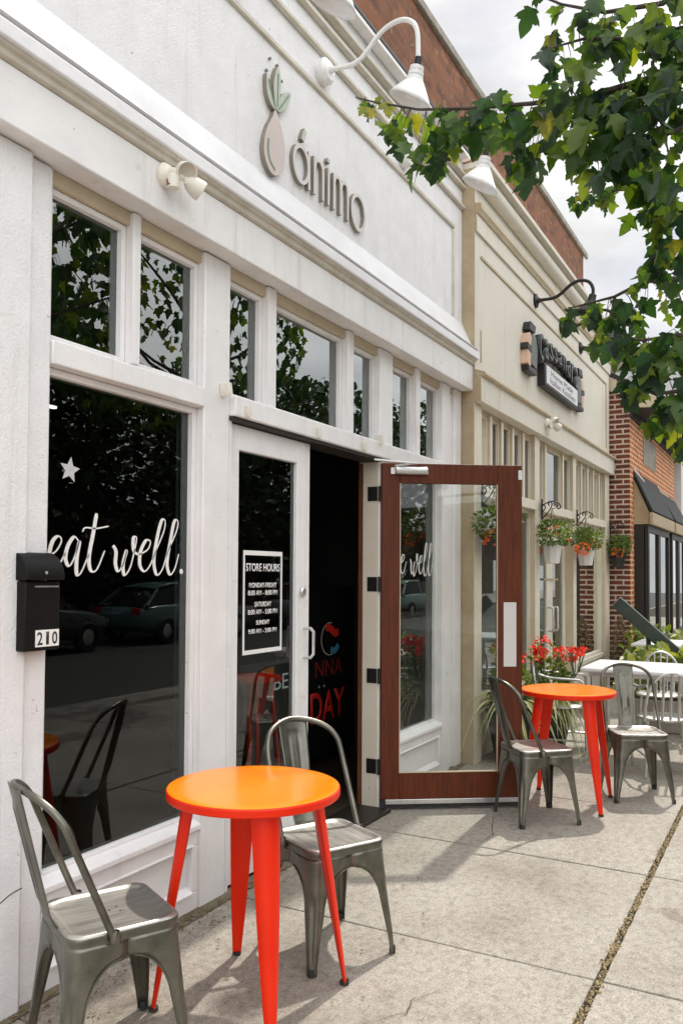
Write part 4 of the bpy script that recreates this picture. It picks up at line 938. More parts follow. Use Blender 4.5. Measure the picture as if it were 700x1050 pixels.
# long white tables and the pale chairs behind
def white_table(label, x0, x1, y0, y1, z):
    t = thing('white_table', label, 'table', ((x0+x1)/2, (y0+y1)/2, .003), 0, 'white tables')
    mb = MB(); mb.box(x0, x1, y0, y1, z-.035, z); part('tabletop', mb, M['lampwhite'], t, bevel=.012)
    mb = MB(); mb.box(x0+.06, x1-.06, y0+.06, y1-.06, z-.075, z-.036); part('apron', mb, M['alu'], t, bevel=.003)
    for x in (x0+.09, x1-.09):
        for y in (y0+.09, y1-.09):
            mb = MB(); mb.tube([(x,y,z-.075),(x,y,.0)], .02, 12); part('leg', mb, M['alu'], t)
white_table('long white table behind the furthest steel chair', 7.15, 7.95, .15, 1.62, .775)
white_table('white table further off, in front of the brick building', 10.2, 11.1, .9, 1.72, .76)
def pale_chair(label, x, y, a):
    t = thing('pale_chair', label, 'chair', (x, y, .003), a, 'pale metal armchairs')
    al = M['alu']
    mb = MB(); mb.lathe([(0,.445),(.19,.445),(.205,.44),(.205,.425),(0,.425)], seg=28); part('seat', mb, al, t, world=False)
    for s in (1,-1):
        mb = MB(); mb.tube([(.20,s*.21,0),(.19,s*.22,.40),(.17,s*.225,.655),(.14,s*.225,.675),(-.1,s*.215,.68),(-.20,s*.17,.70)], .012, 10); part('arm', mb, al, t, world=False)
        mb = MB(); mb.tube([(-.24,s*.19,0),(-.2,s*.17,.43)], .012, 10); part('leg', mb, al, t, world=False)
        mb = MB(); mb.tube([(.195,s*.212,.16),(-.225,s*.185,.16)], .009, 8); part('stretcher', mb, al, t, world=False)
    pts = [(-.2-.06*math.cos(R(k)) , .19*math.sin(R(k)), .45+.36*math.cos(R(k))**.8 if k < 90 and k > -90 else .43) for k in range(-90, 91, 10)]
    mb = MB(); mb.tube(pts, .012, 10); part('back_frame', mb, al, t, world=False)
    for j in range(5):
        yy = -.12+.06*j; mb = MB(); mb.tube([(-.20,yy,.44),(-.255,yy*.95,.45+.36*math.sqrt(max(0.05,1-(yy/.19)**2)))], .011, 6); part('slat', mb, al, t, world=False)
pale_chair('pale metal armchair at the wall side of the long white table', 7.25, 1.78, R(-80))
pale_chair('pale metal armchair directly behind the furthest steel chair, right of its hoop', 7.02, .93, R(20))
pale_chair('pale metal armchair at the far side of the long white table', 8.35, 1.15, R(185))
pale_chair('pale metal armchair by the distant white table', 9.7, 1.42, R(10))

t = thing('leaning_board', 'dark green board leaning at a slant beside the brick corner', 'board', (9.2, 1.4, .8))
a_, b__ = Vector((9.2, 1.695, 1.275)), Vector((9.2, 1.05, .70)); d_ = (b__-a_).normalized(); up_ = Vector((1,0,0)); sd_ = d_.cross(up_)
Mx = Matrix(((d_.x, sd_.x, up_.x, 0), (d_.y, sd_.y, up_.y, 0), (d_.z, sd_.z, up_.z, 0), (0,0,0,1))); Mx.translation = (a_+b__)/2
mb = MB(); mb.obox(Mx, (b__-a_).length, .135, .06); part('plank', mb, M['greenboard'], t, bevel=.006)
mb = MB(); Mx2 = Mx.copy(); Mx2.translation = a_ - d_*.004; mb.obox(Mx2, .006, .125, .055); part('end_grain', mb, M['stone'], t)
mb = MB(); mb.tube([b__-d_*.1, Vector((b__.x+.1, b__.y, .0))], .03, 8); mb.tube([(a_+b__)/2, Vector((9.45, 1.4, .0))], .025, 8); part('prop', mb, M['greenboard'], t)

# ------------------------------------------------------------------ plants
def blade(mb, base, dirv, length, width, droop, n=7, lift=1.0):      # an arching strap leaf
    d = Vector((dirv[0], dirv[1], 0)).normalized(); s = Vector((-d.y, d.x, 0)); prev = None
    for i in range(n+1):
        f = i/n; p = Vector(base) + d*(length*.75*f) + Vector((0,0,length*(lift*f - droop*f*f)))
        w = width*(1-f**2.2)*(.6+.4*min(1, f*4)) + .0006
        cur = (mb.bm.verts.new(p - s*w*.5 + Vector((0,0,w*.25))), mb.bm.verts.new(p), mb.bm.verts.new(p + s*w*.5 + Vector((0,0,w*.25))))
        if prev:
            mb.bm.faces.new((prev[0], prev[1], cur[1], cur[0])); mb.bm.faces.new((prev[1], prev[2], cur[2], cur[1]))
        prev = cur
def leaflet(mb, p, axis, nrm, L, W, fold=.25):
    axis = axis.normalized(); s = axis.cross(nrm)
    if s.length < 1e-4: s = axis.cross(Vector((1,.3,.2)))
    s.normalize(); nn = s.cross(axis)
    a = mb.bm.verts.new(p); m = mb.bm.verts.new(p + axis*L*.5 - nn*L*.02); t = mb.bm.verts.new(p + axis*L - nn*L*.12)
    for sg in (1,-1):
        b1 = mb.bm.verts.new(p + axis*L*.30 + s*sg*W*.5 + nn*W*fold*.5); b2 = mb.bm.verts.new(p + axis*L*.68 + s*sg*W*.40 + nn*W*fold*.4)
        f = (a, b1, b2, t, m) if sg > 0 else (a, m, t, b2, b1); mb.bm.faces.new(f)
def rv(a=-1, b=1): return Vector((rnd.uniform(a,b), rnd.uniform(a,b), rnd.uniform(a,b)))
def flower(mb, p, r, k=5):
    ax = (rv()+Vector((0,-.6,.7))).normalized(); u = ax.orthogonal().normalized(); w = ax.cross(u)
    for i in range(k):
        a = 2*math.pi*i/k + rnd.uniform(-.2,.2); d = u*math.cos(a)+w*math.sin(a)
        leaflet(mb, p, d+ax*.35, ax, r*rnd.uniform(.8,1.2), r*.8, .3)
def blob(c, rx, ry, rz, bias=.5):
    v = rv()
    while v.length > 1: v = rv()
    v = v.normalized()*(v.length**bias)
    return Vector((c[0]+v.x*rx, c[1]+v.y*ry, c[2]+v.z*rz)), v
def greens(name, c, r, n, mat, parent, L=(.03,.06)):
    mb = MB(); mb.keepn = True
    for k in range(n):
        p, v = blob(c, *r); leaflet(mb, p, v+rv()*.8+Vector((0,0,.1)), Vector((0,0,1))+rv()*.7, rnd.uniform(*L), rnd.uniform(*L)*.6)
    return obj(name, mb, mat, parent, smooth=False)
def blooms(name, c, r, n, mat, parent, size=.022):
    mb = MB(); mb.keepn = True
    for k in range(n):
        p, v = blob(c, *r); flower(mb, p, size*rnd.uniform(.7,1.3))
    return obj(name, mb, mat, parent, smooth=False)

def basket(x, label, potmat, fl):
    y, z = 2.19, 1.88
    t = thing('hanging_basket', label, 'hanging plant', (x, y, z), 0, 'hanging baskets along the cream storefront')
    mb = MB(); mb.lathe([(0,-.205),(.068,-.205),(.075,-.20),(.102,-.01),(.110,-.008),(.110,.012),(.100,.012),(.098,-.01),(0,-.02)], Matrix.Translation((x,y,z)), 8, ); part('pot', mb, potmat, t, ang=25)
    mb = MB(); mb.lathe([(0,-.015),(.098,-.015)], Matrix.Translation((x,y,z)), 12); part('soil', mb, M['soil'], t)
    mb = MB()
    for k in range(3):
        a = R(30+120*k); mb.tube([(x+.105*math.cos(a), y+.105*math.sin(a), z), (x, y, z+.36)], .0025, 5)
    part('hanger', mb, M['black'], t)
    # scroll bracket
    mb = MB(); br = Matrix.Translation((x, 2.318, 2.30))
    mb.box(x-.012, x+.012, 2.285, 2.299, 2.12, 2.34)
    def yz(pts, r=.006): mb.tube([(x, 2.29+p.x, 2.30+p.z) for p in catmull(pts, 6)], r, 6)
    yz([(0,-.02),(-.10,.015),(-.17,-.01),(-.185,-.05),(-.165,-.065),(-.15,-.045)]); yz([(0,-.16),(-.04,-.12),(-.085,-.06),(-.10,-.01),(-.08,.01),(-.06,-.015),(-.075,-.03)]); yz([(0,-.10),(-.03,-.05),(-.02,-.02),(-.005,-.03)])
    mb.tube([(x, 2.115, 2.285), (x, 2.16, 2.24), (x, y, z+.36)], .004, 5)
    part('bracket', mb, M['black'], t)
    greens('foliage', (x, y-.01, z+.10), (.25,.17,.13), 420, M['green'], t)
    greens('trailing_foliage', (x+rnd.uniform(-.3,.3), y-.05, z+.05), (.13,.10,.07), 110, M['green'], t, (.02,.045)); greens('trailing_foliage', (x+rnd.uniform(-.15,.35), y-.05, z+.17), (.16,.12,.10), 90, M['green'], t, (.02,.045))
    for (dx, dz, n, m) in fl: blooms('flower_cluster', (x+dx, y-.03, z+dz), (.10,.10,.075), n, M[m], t)
basket(6.60, 'hanging basket with red flowers in a dark pot, seen through the open brown door', M['pot'], ((-.10,-.03,34,'petalor'),(.05,.0,30,'petal')))
basket(8.45, 'white hanging basket with the widest green foliage, next to the open brown door', M['whitepot'], ((-.14,.10,7,'petalor'),(.3,-.0,10,'petalor')))
basket(10.0, 'white hanging basket between clumps of orange flowers', M['whitepot'], ((-.30,-.02,42,'petalor'),(.26,.06,26,'petalor')))
basket(12.0, 'dark hanging basket against the brick corner', M['pot'], ((-.18,.0,26,'petalor'),(.2,.05,6,'petalor')))

def planter(x, y, label, nspider, flc, zf):
    t = thing('flower_planter', label, 'planter', (x, y, .003), 0, 'dark pots of flowers and striped grass leaves')
    Mx = Matrix.Translation((x, y, .003))
    mb = MB(); mb.lathe([(0,0),(.13,0),(.135,.02),(.19,.30),(.205,.40),(.22,.42),(.22,.445),(.20,.445),(.185,.40),(0,.39)], Mx, 36); part('pot', mb, M['pot'], t)
    mb = MB(); mb.lathe([(0,.402),(.185,.402)], Mx, 20); part('soil', mb, M['soil'], t)
    mb = MB(); mb.keepn = True
    for k in range(nspider):
        a = rnd.uniform(0, 6.283); blade(mb, (x+.10*math.cos(a)*rnd.random(), y+.10*math.sin(a)*rnd.random(), .41), (math.cos(a), math.sin(a)), rnd.uniform(.40,.70), rnd.uniform(.018,.030), rnd.uniform(.9,1.75), 9, rnd.uniform(.75,1.1))
    obj('striped_leaves', mb, M['spider'], t, smooth=False)
    greens('foliage', (x, y, .62), (.20,.17,.20), 420, M['green'], t, (.035,.07))
    for (dx, dy, dz, rx, rz, n) in flc:
        mb = MB()
        for k in range(5): mb.tube([(x+dx*.2, y+dy*.2, .45), (x+dx*.7+rnd.uniform(-.05,.05), y+dy, zf+dz-.18), (x+dx+rnd.uniform(-.06,.06), y+dy+rnd.uniform(-.05,.05), zf+dz)], .004, 5)
        part('stem', mb, M['green'], t)
        blooms('flower_cluster', (x+dx, y+dy, zf+dz), (rx, rx, rz), n, M['petal'], t, .026)
    blooms('pale_flower_cluster', (x-.08, y, zf-.05), (.22,.16,.12), 44, M['hosta'], t, .02)
planter(6.78, 2.10, 'flower planter behind the open glass door', 80, ((-.20,-.02,.02,.075,.05,30),(.02,-.03,-.14,.07,.08,30),(-.02,.0,-.02,.06,.05,16)), .96)
planter(7.32, 1.93, 'flower planter behind the further orange table', 110, ((-.05,.05,.02,.08,.11,34),(.12,-.10,-.05,.13,.08,36),(-.12,.1,-.06,.1,.08,26),(.0,-.22,-.02,.05,.06,20),(.28,-.22,-.02,.06,.05,18)), .90)

# yellow-green bedding beyond the tables
def bedding(label, x0, x1, y0, y1, h, n, mat):
    t = thing('planting_box', label, 'planter', ((x0+x1)/2, (y0+y1)/2, .003), 0, 'stone planting boxes')
    mb = MB(); mb.box(x0, x1, y0, y0+.06, .003, .32); mb.box(x0, x1, y1-.06, y1, .003, .32); mb.box(x0, x0+.06, y0+.061, y1-.061, .003, .32); mb.box(x1-.06, x1, y0+.061, y1-.061, .003, .32); part('box', mb, M['stone'], t, bevel=.01)
    mb = MB(); mb.box(x0+.061, x1-.061, y0+.061, y1-.061, .01, .28); part('soil', mb, M['soil'], t)
    mb = MB(); mb.keepn = True
    for k in range(n):
        p = Vector((rnd.uniform(x0, x1), rnd.uniform(y0, y1), .28+h*rnd.random()**.7)); leaflet(mb, p, rv()+Vector((0,0,-.1)), Vector((0,0,1))+rv()*.5, rnd.uniform(.08,.16), rnd.uniform(.06,.11), .2)
    obj('foliage', mb, mat, t, smooth=False)
bedding('stone planting box of yellow green leaves behind the long white table', 8.75, 9.15, .55, 1.6, .52, 520, M['hosta'])
bedding('stone planting box of yellow green leaves near the brick building', 11.3, 11.8, 1.0, 1.95, .55, 360, M['hosta'])
t = thing('dry_shrub', 'brown dry shrub at the foot of the brick corner', 'shrub', (11.95, 2.12, .003))
mb = MB()
for k in range(9): mb.tube([(11.95+rnd.uniform(-.03,.03), 2.15, .0), (11.95+rnd.uniform(-.2,.12), 2.15+rnd.uniform(-.1,.1), rnd.uniform(.4,.9))], .006, 5)
part('stem', mb, M['bark'], t); greens('foliage', (11.9, 2.14, .55), (.2,.12,.42), 420, M['litter'], t)

# ------------------------------------------------------------------ street maple
HALF = [(0,0),(.06,-.02),(.22,-.03),(.34,.06),(.29,.13),(.35,.20),(.52,.33),(.64,.50),(.47,.46),(.40,.52),(.25,.50),(.31,.63),(.24,.72),(.20,.83),(.09,.96),(0,1.18)]
def maple_leaf(mb, p, axis, nrm, L, fold=.3, curl=.15):
    axis = axis.normalized(); s = axis.cross(nrm)
    if s.length < 1e-3: s = axis.orthogonal()
    s.normalize(); nn = s.cross(axis).normalized()
    j = [rnd.uniform(.9,1.1) for _ in HALF]
    wv, ph = rnd.uniform(.02,.09), rnd.uniform(0,6.28); lat = rnd.uniform(.82,1.12)
    def V(x, y, sg): return p + axis*(y*L) + s*(sg*x*L*lat) + nn*(abs(x)*fold*L - curl*L*y*y - abs(x)**2*L*fold*.9 + wv*L*math.sin(5*y+sg*4*x+ph)*min(1,abs(x)*3))
    mid = [mb.bm.verts.new(V(0, y, 1)) for y in (0,.35,.7,1.06)]
    for sg in (1,-1):
        b_ = [mb.bm.verts.new(V(x*q, y, sg)) for (x, y), q in zip(HALF[1:-1], j)]
        # three faces per half so that the blade can bend
        f1 = [mid[0]] + b_[:6] + [mid[1]]; f2 = [mid[1]] + b_[5:11] + [mid[2]]; f3 = [mid[2]] + b_[10:] + [mid[3]]
        for f in (f1, f2, f3):
            try: mb.bm.faces.new(f if sg > 0 else f[::-1]).material_index = mb.mi
            except ValueError: pass
tree = thing('maple_tree', 'maple tree at the kerb whose leafy branches reach in front of the storefronts', 'tree', (4.6, -1.55, 0))
CAMP = Vector((0,0,1.55))
# branches: polylines in metres
B = [
 [(4.55,-1.50,2.60),(4.03,-0.51,3.19),(3.42,0.30,3.49),(3.42,0.51,3.53),(3.41,0.74,3.52),(3.54,1.00,3.63),(3.64,1.34,3.75),(3.67,1.60,3.83),(3.70,1.85,3.95),(3.69,1.96,4.00)],
 [(4.50,-1.50,3.00),(4.00,-0.51,3.58),(3.41,0.30,3.87),(3.39,0.44,3.80),(3.44,0.67,3.87),(3.45,0.85,3.97),(3.39,0.96,4.02)],
 [(4.50,-1.50,2.90),(4.00,-0.51,3.43),(3.42,0.30,3.69),(3.39,0.55,3.69),(3.40,0.74,3.76),(3.38,0.88,3.75)],
 [(4.55,-1.50,2.60),(4.01,-0.53,3.09),(3.39,0.26,3.30),(3.36,0.43,3.26),(3.37,0.62,3.30),(3.31,0.72,3.30)],
 [(4.55,-1.50,2.70),(4.21,-0.49,3.08),(3.76,0.33,3.21),(3.91,0.47,3.28),(4.24,0.69,3.47),(4.37,0.85,3.55),(4.30,0.99,3.54)],
 [(4.55,-1.50,2.50),(4.11,-0.52,2.88),(3.56,0.28,3.01),(3.49,0.42,3.01),(3.60,0.51,3.05),(3.67,0.51,2.96)],
 [(4.55,-1.50,2.40),(4.11,-0.52,2.68),(3.57,0.28,2.72),(3.71,0.45,2.81),(4.07,0.62,2.94),(4.10,0.76,2.90),(4.24,0.93,2.93),(4.20,0.99,2.91)],
 [(4.55,-1.50,2.40),(4.06,-0.52,2.55),(3.47,0.28,2.50),(3.61,0.43,2.54),(3.66,0.56,2.55),(3.72,0.65,2.59)],
 [(4.55,-1.50,2.30),(4.06,-0.52,2.41),(3.47,0.28,2.31),(3.52,0.41,2.29),(3.63,0.51,2.31),(3.65,0.58,2.38)]]
trunk = MB()
trunk.tube([(4.6,-1.55,0),(4.6,-1.55,.15),(4.58,-1.53,1.0),(4.55,-1.5,2.3),(4.5,-1.48,3.4),(4.4,-1.5,4.6),(4.3,-1.5,6.0)], [.20,.15,.13,.115,.09,.06,.02], 16)
for k in range(16):
    a = rnd.uniform(0, 6.28); z = rnd.uniform(2.9, 4.8)
    ex = Vector((4.4+2.0*math.cos(a), -1.9+1.25*math.sin(a)-.2, z+rnd.uniform(.6,1.8)))
    trunk.tube([(4.5,-1.5,z), (4.5+.8*math.cos(a), -1.5+.55*math.sin(a)-.1, z+.35), ex], [.035,.022,.006], 7)
for pl in B:
    P = [Vector(p) for p in pl]; n = len(P)
    trunk.tube(P, [lerp(.024, .0035, (i/(n-1))**.6) for i in range(n)], 8)
# leaf clumps: (x, y, z), radii, count, leaf size
CL = [((3.69,1.87,3.91),(0.08,0.09,0.08),9,0.110),((3.68,1.68,3.78),(0.09,0.10,0.09),12,0.115),((3.65,1.54,3.62),(0.11,0.12,0.11),20,0.125),((3.67,1.39,3.69),(0.11,0.12,0.11),22,0.125),((3.62,1.18,3.65),(0.12,0.13,0.12),22,0.125),((3.54,1.03,3.38),(0.07,0.08,0.10),10,0.125),((3.51,0.97,3.52),(0.09,0.10,0.14),19,0.130),((3.39,0.78,3.48),(0.11,0.12,0.13),22,0.135),((3.35,0.63,3.50),(0.12,0.13,0.12),22,0.135),((3.31,0.72,3.26),(0.10,0.11,0.11),17,0.135),((3.30,0.53,3.33),(0.12,0.13,0.13),25,0.135),((3.37,0.40,3.40),(0.11,0.12,0.16),24,0.130),((3.29,0.57,3.14),(0.11,0.12,0.09),15,0.135),((3.36,0.44,3.14),(0.11,0.12,0.12),18,0.130),((3.44,0.87,3.90),(0.05,0.05,0.07),7,0.120),((3.38,0.97,3.94),(0.02,0.02,0.06),2,0.120),((3.38,0.89,3.70),(0.04,0.04,0.06),4,0.120),((3.42,0.70,3.84),(0.10,0.11,0.07),14,0.120),((3.39,0.55,3.75),(0.11,0.12,0.09),17,0.120),((3.36,0.40,3.69),(0.11,0.12,0.12),20,0.120),((3.40,0.74,3.70),(0.08,0.09,0.07),9,0.125),((3.37,0.40,3.55),(0.09,0.10,0.10),12,0.120),((4.36,0.88,3.52),(0.10,0.11,0.04),18,0.080),((4.31,0.97,3.50),(0.05,0.05,0.03),6,0.080),((3.55,0.52,3.06),(0.08,0.09,0.07),11,0.110),((3.49,0.42,2.95),(0.08,0.09,0.11),15,0.115),((3.67,0.51,2.92),(0.06,0.07,0.09),9,0.110),((3.61,0.42,2.82),(0.06,0.07,0.08),9,0.110),((4.24,0.93,2.88),(0.09,0.10,0.07),15,0.115),((4.09,0.80,2.74),(0.06,0.07,0.09),10,0.115),((4.13,0.72,2.85),(0.08,0.09,0.07),12,0.110),((4.08,0.60,2.92),(0.07,0.08,0.09),10,0.110),((3.82,0.45,2.74),(0.06,0.07,0.09),11,0.115),((3.74,0.61,2.56),(0.10,0.11,0.07),16,0.115),((3.60,0.46,2.46),(0.10,0.11,0.10),22,0.120),((3.51,0.42,2.29),(0.07,0.08,0.09),15,0.120),((3.66,0.56,2.37),(0.08,0.09,0.05),10,0.110),((3.60,0.48,2.20),(0.07,0.08,0.06),11,0.115),((3.52,0.41,2.08),(0.05,0.05,0.05),6,0.110)]
crown = MB(); crown.keepn = True; stalk = MB()
pts_b = [Vector(p) for pl in B for a_, b__ in zip(pl, pl[1:]) for p in [Vector(a_).lerp(Vector(b__), q/6) for q in range(7)]]
for ci, (c, r, n, L) in enumerate(CL):
    for k in range(int(n*1.08)):
        p, v = blob(c, *r, bias=.6)
        near = min(pts_b, key=lambda q: (q-p).length_squared)
        dv = (p-near)
        axis = Vector((rnd.uniform(-.55,.55), rnd.uniform(-.55,.55), -1.0)) + dv*1.5
        if rnd.random() < .18: axis = rv() + Vector((0,0,-.2))
        nrm = Vector((-1,-.25,.35)) + rv()*.9
        crown.mi = 2 if rnd.random() < (.55 if ci == 0 else .25 if ci == 1 else .04) else 0
        maple_leaf(crown, p, axis, nrm, L*rnd.uniform(.46,.95), rnd.uniform(.05,.7), rnd.uniform(.0,.4))
        if k % 2 == 0 and dv.length < .35:
            crown.mi = 1; crown.tube([near, near.lerp(p, .5)+Vector((0,0,.02)), p], [.0022,.0016,.0012], 4, cap=False); crown.mi = 0
# the rest of the crown over the kerb
for k in range(3600):
    p, v = blob((4.4,-1.75,4.9), 2.5, 1.55, 1.95, .42)
    if p.y > .10*p.x - .5: continue
    if mnoise.noise(p*1.1) < -.18: continue
    maple_leaf(crown, p, Vector((rnd.uniform(-.7,.7), rnd.uniform(-.7,.7), -1)), rv()+Vector((0,0,.6)), rnd.uniform(.09,.14), .3, .2)
obj('trunk', trunk, M['bark'], tree); obj('crown', crown, [M['leaf'], M['bark'], M['leafsunlit']], tree, ang=75)

t = thing('maple_tree', 'second maple at the kerb, mirrored in the upper lights of the cafe', 'tree', (8.7, -1.9, 0))
mb = MB(); mb.tube([(8.7,-1.9,0),(8.7,-1.9,.15),(8.68,-1.9,1.2),(8.6,-1.9,2.6),(8.5,-1.9,4.2),(8.4,-1.9,6.4)], [.19,.14,.12,.10,.07,.015], 14)
for k in range(14):
    a = rnd.uniform(0, 6.28); z = rnd.uniform(2.9, 4.9)
    mb.tube([(8.55,-1.9,z), (8.55+.7*math.cos(a), -1.9+.5*math.sin(a), z+.3), (8.5+1.8*math.cos(a), -2.0+1.1*math.sin(a), z+rnd.uniform(.5,1.5))], [.032,.02,.005], 7)
obj('trunk', mb, M['bark'], t)
mb = MB(); mb.keepn = True
for k in range(2300):
    p, v = blob((8.4,-2.1,5.1), 2.2, 1.5, 1.75, .42)
    if mnoise.noise(p*1.0+Vector((5,0,0))) < -.12: continue
    maple_leaf(mb, p, Vector((rnd.uniform(-.7,.7), rnd.uniform(-.7,.7), -1)), rv()+Vector((0,0,.6)), rnd.uniform(.09,.15), .3, .2)
obj('crown', mb, M['leaf'], t, ang=75)

# ------------------------------------------------------------------ street behind the viewer (mirrored in the window glass)
def far_tree(label, x, y, h, rad, seed, src=None):
    t = thing('street_tree', label, 'tree', (x, y, 0), 0, 'trees across the road')
    q = random.Random(seed)
    mb = MB(); mb.tube([(0,0,0),(.05,0,h*.25),(0,.1,h*.6),(0,0,h*.95)], [.28,.22,.14,.03], 12)
    for k in range(12):
        a = q.uniform(0,6.28); z = h*q.uniform(.25,.6); mb.tube([(0,0,z),(rad*.4*math.cos(a),rad*.4*math.sin(a),z+h*.1),(rad*.8*math.cos(a),rad*.8*math.sin(a),z+h*.2)], [.08,.05,.015], 6)
    part('trunk', mb, M['bark'], t, world=False)
    mb = MB(); mb.keepn = True; n = 0
    while n < 5200:
        v = Vector((q.uniform(-1,1), q.uniform(-1,1), q.uniform(-1,1)))
        if v.length > 1: continue
        v = v.normalized()*v.length**.4
        p = Vector((v.x*rad, v.y*rad, h*.56+v.z*h*.46))
        if mnoise.noise(p*.55+Vector((seed,0,0))) < -.16: n += 1; continue
        ax = Vector((q.uniform(-1,1), q.uniform(-1,1), q.uniform(-1,.4))); leaflet(mb, p, ax, Vector((q.uniform(-1,1),q.uniform(-1,1),.7)), q.uniform(.22,.42), q.uniform(.16,.3)); n += 1
    obj('crown', mb, M['leafdark'], t, world=False, smooth=False)
    return t
a = far_tree('dark leafy tree across the road, mirrored at the left of the left window', 13.0, -13.0, 9.5, 4.0, 3)
for x, y, rz, sc, lab in ((17.4,-13.2,2.2,(1,1,.80),'leafy tree across the road, second from the left in the row'),(21.6,-13.4,1.3,(1.1,1.1,.80),'broad low leafy tree across the road, lowest of the row'),(26.2,-12.8,3.4,(1,1,.95),'middling leafy tree across the road just past the lowest one'),(31.2,-13.2,2.6,1.05,'tall leafy tree across the road, mirrored in the widest upper light'),(5.0,-13.4,4.0,1.0,'dark leafy tree across the road, nearest to opposite the viewer'),(38.5,-13.0,5.2,1.1,'dark leafy tree across the road, furthest down the street')):
    o = copy_tree(a); o.location = (x, y, 0); o.rotation_euler = (0,0,rz); o.scale = sc if isinstance(sc, tuple) else (sc,sc,sc); o['label'] = lab
t = thing('brick_shop_row', 'long brown brick row across the road, mirrored dimly in the windows', 'building', (20, -19, 0))
mb = MB(); mb.box(-30, 70, -26, -18.5, 0, 4.2); part('wall', mb, M['brickfar'], t)
mb = MB(); mb.box(-30.1, 70.1, -26.1, -18.4, 4.2, 4.4); part('coping', mb, M['stone'], t)
for k in range(16): window(-10+4*k, -7.6+4*k, .7, 2.8, t, fr=.09, y=-18.47, fmat=M['darkframe'])

def car(x, y, paint, label):
    t = thing('parked_car', label, 'car', (x, y, -.13), 0, 'cars parked across the road')
    # body from stations along x (length 4.5)
    st = [(-2.25,.60,.45,.76,.60),(-2.15,.78,.34,.86,.68),(-1.75,.84,.26,.95,.75),(-.9,.88,.22,.98,.80),(.3,.88,.22,.97,.80),(1.1,.87,.24,.93,.78),(1.8,.83,.27,.86,.72),(2.15,.74,.34,.76,.62),(2.25,.58,.46,.68,.54)]
    mb = MB(); rows = []
    for X, w, zb, zt, wt in st:
        rows.append([mb.bm.verts.new(p) for p in ((X,-w*.9,zb),(X,-w,zb+.12),(X,-w*1.01,(zb+zt)/2),(X,-w*.97,zt-.06),(X,-wt,zt),(X,0,zt+.03),(X,wt,zt),(X,w*.97,zt-.06),(X,w*1.01,(zb+zt)/2),(X,w,zb+.12),(X,w*.9,zb))])
    n = len(rows[0])
    for i in range(len(rows)-1):
        for k in range(n): mb.bm.faces.new((rows[i][k], rows[i][(k+1)%n], rows[i+1][(k+1)%n], rows[i+1][k]))
    mb.bm.faces.new(rows[0]); mb.bm.faces.new(rows[-1][::-1])
    part('body', mb, paint, t, world=False, subsurf=1, ang=60)
    cab = [(-2.02,.93,.70,.93),(-1.45,1.33,.60,.95),(-.9,1.44,.60,.96),(.1,1.46,.60,.96),(.45,1.38,.60,.96),(1.15,.94,.68,.93)]
    mb = MB(); rows = []
    for X, zt, w, zb in cab: rows.append([mb.bm.verts.new(p) for p in ((X,-.79,zb-.06),(X,-w*1.04,zt-.07),(X,-w*.8,zt),(X,w*.8,zt),(X,w*1.04,zt-.07),(X,.79,zb-.06))])
    for i in range(len(rows)-1):
        for k in range(5): mb.bm.faces.new((rows[i][k], rows[i][k+1], rows[i+1][k+1], rows[i+1][k]))
    mb.bm.faces.new(rows[0]); mb.bm.faces.new(rows[-1][::-1])
    g = part('window', mb, M['carglass'], t, world=False)
    mb = MB()
    roof = [(-1.5,1.335),(-.9,1.452),(.1,1.472),(.42,1.392)]
    rr = [[mb.bm.verts.new((X, y_, z_)) for y_, z_ in ((-.56,Z-.035),(-.48,Z+.004),(0,Z+.016),(.48,Z+.004),(.56,Z-.035))] for X, Z in roof]
    for i in range(3):
        for k in range(4): mb.bm.faces.new((rr[i][k], rr[i][k+1], rr[i+1][k+1], rr[i+1][k]))
    part('roof', mb, paint, t, world=False, solid=.012)
    for s in (1,-1):
        for pa, pb in (((-1.95,.74,.92),(-1.45,.60,1.30)),((-.35,.80,.93),(-.30,.62,1.42)),((1.1,.72,.93),(.45,.60,1.38))):
            mb = MB(); mb.tube([(pa[0],s*pa[1],pa[2]),(pb[0],s*pb[1],pb[2])], .035, 8); part('window_pillar', mb, paint, t, world=False)
        for X in (-1.38, 1.40):
            Mx = Matrix.Translation((X, s*.80, .32)) @ Matrix.Rotation(R(90),4,'X')
            mb = MB(); mb.lathe([(.18,-.10),(.30,-.105),(.325,-.07),(.325,.07),(.30,.105),(.18,.10)], Mx, 28); w_ = part('wheel', mb, M['rubber'], t, world=False)
            mb = MB(); mb.lathe([(0,.085),(.06,.09),(.18,.075),(.2,.07),(.2,-.07),(.18,-.075),(.06,-.09),(0,-.085)], Mx, 20); part('rim', mb, M['alu'], w_, world=False)
        mb = MB(); mb.obox(Matrix.Translation((-2.17, s*.60, .80)), .10, .22, .16); part('tail_light', mb, M['taillight'], t, world=False, bevel=.03)
        mb = MB(); mb.obox(Matrix.Translation((2.12, s*.56, .62)), .12, .24, .12); part('headlight', mb, M['lampwhite'], t, world=False, bevel=.03)
        mb = MB(); mb.obox(Matrix.Translation((.78, s*.90, .98)), .10, .14, .10); part('wing_mirror', mb, paint, t, world=False, bevel=.02)
car(11.4, -9.0, M['carred'], 'dark car across the road, mirrored at the left of the left window')
car(16.7, -9.0, M['carteal'], 'teal car across the road, mirrored at the right of the left window')
car(23.6, -9.0, M['carsilver'], 'silver car across the road, mirrored in the white door glass')
car(31.0, -9.0, M['carteal2'], 'pale green car across the road, mirrored in the window behind the open door')

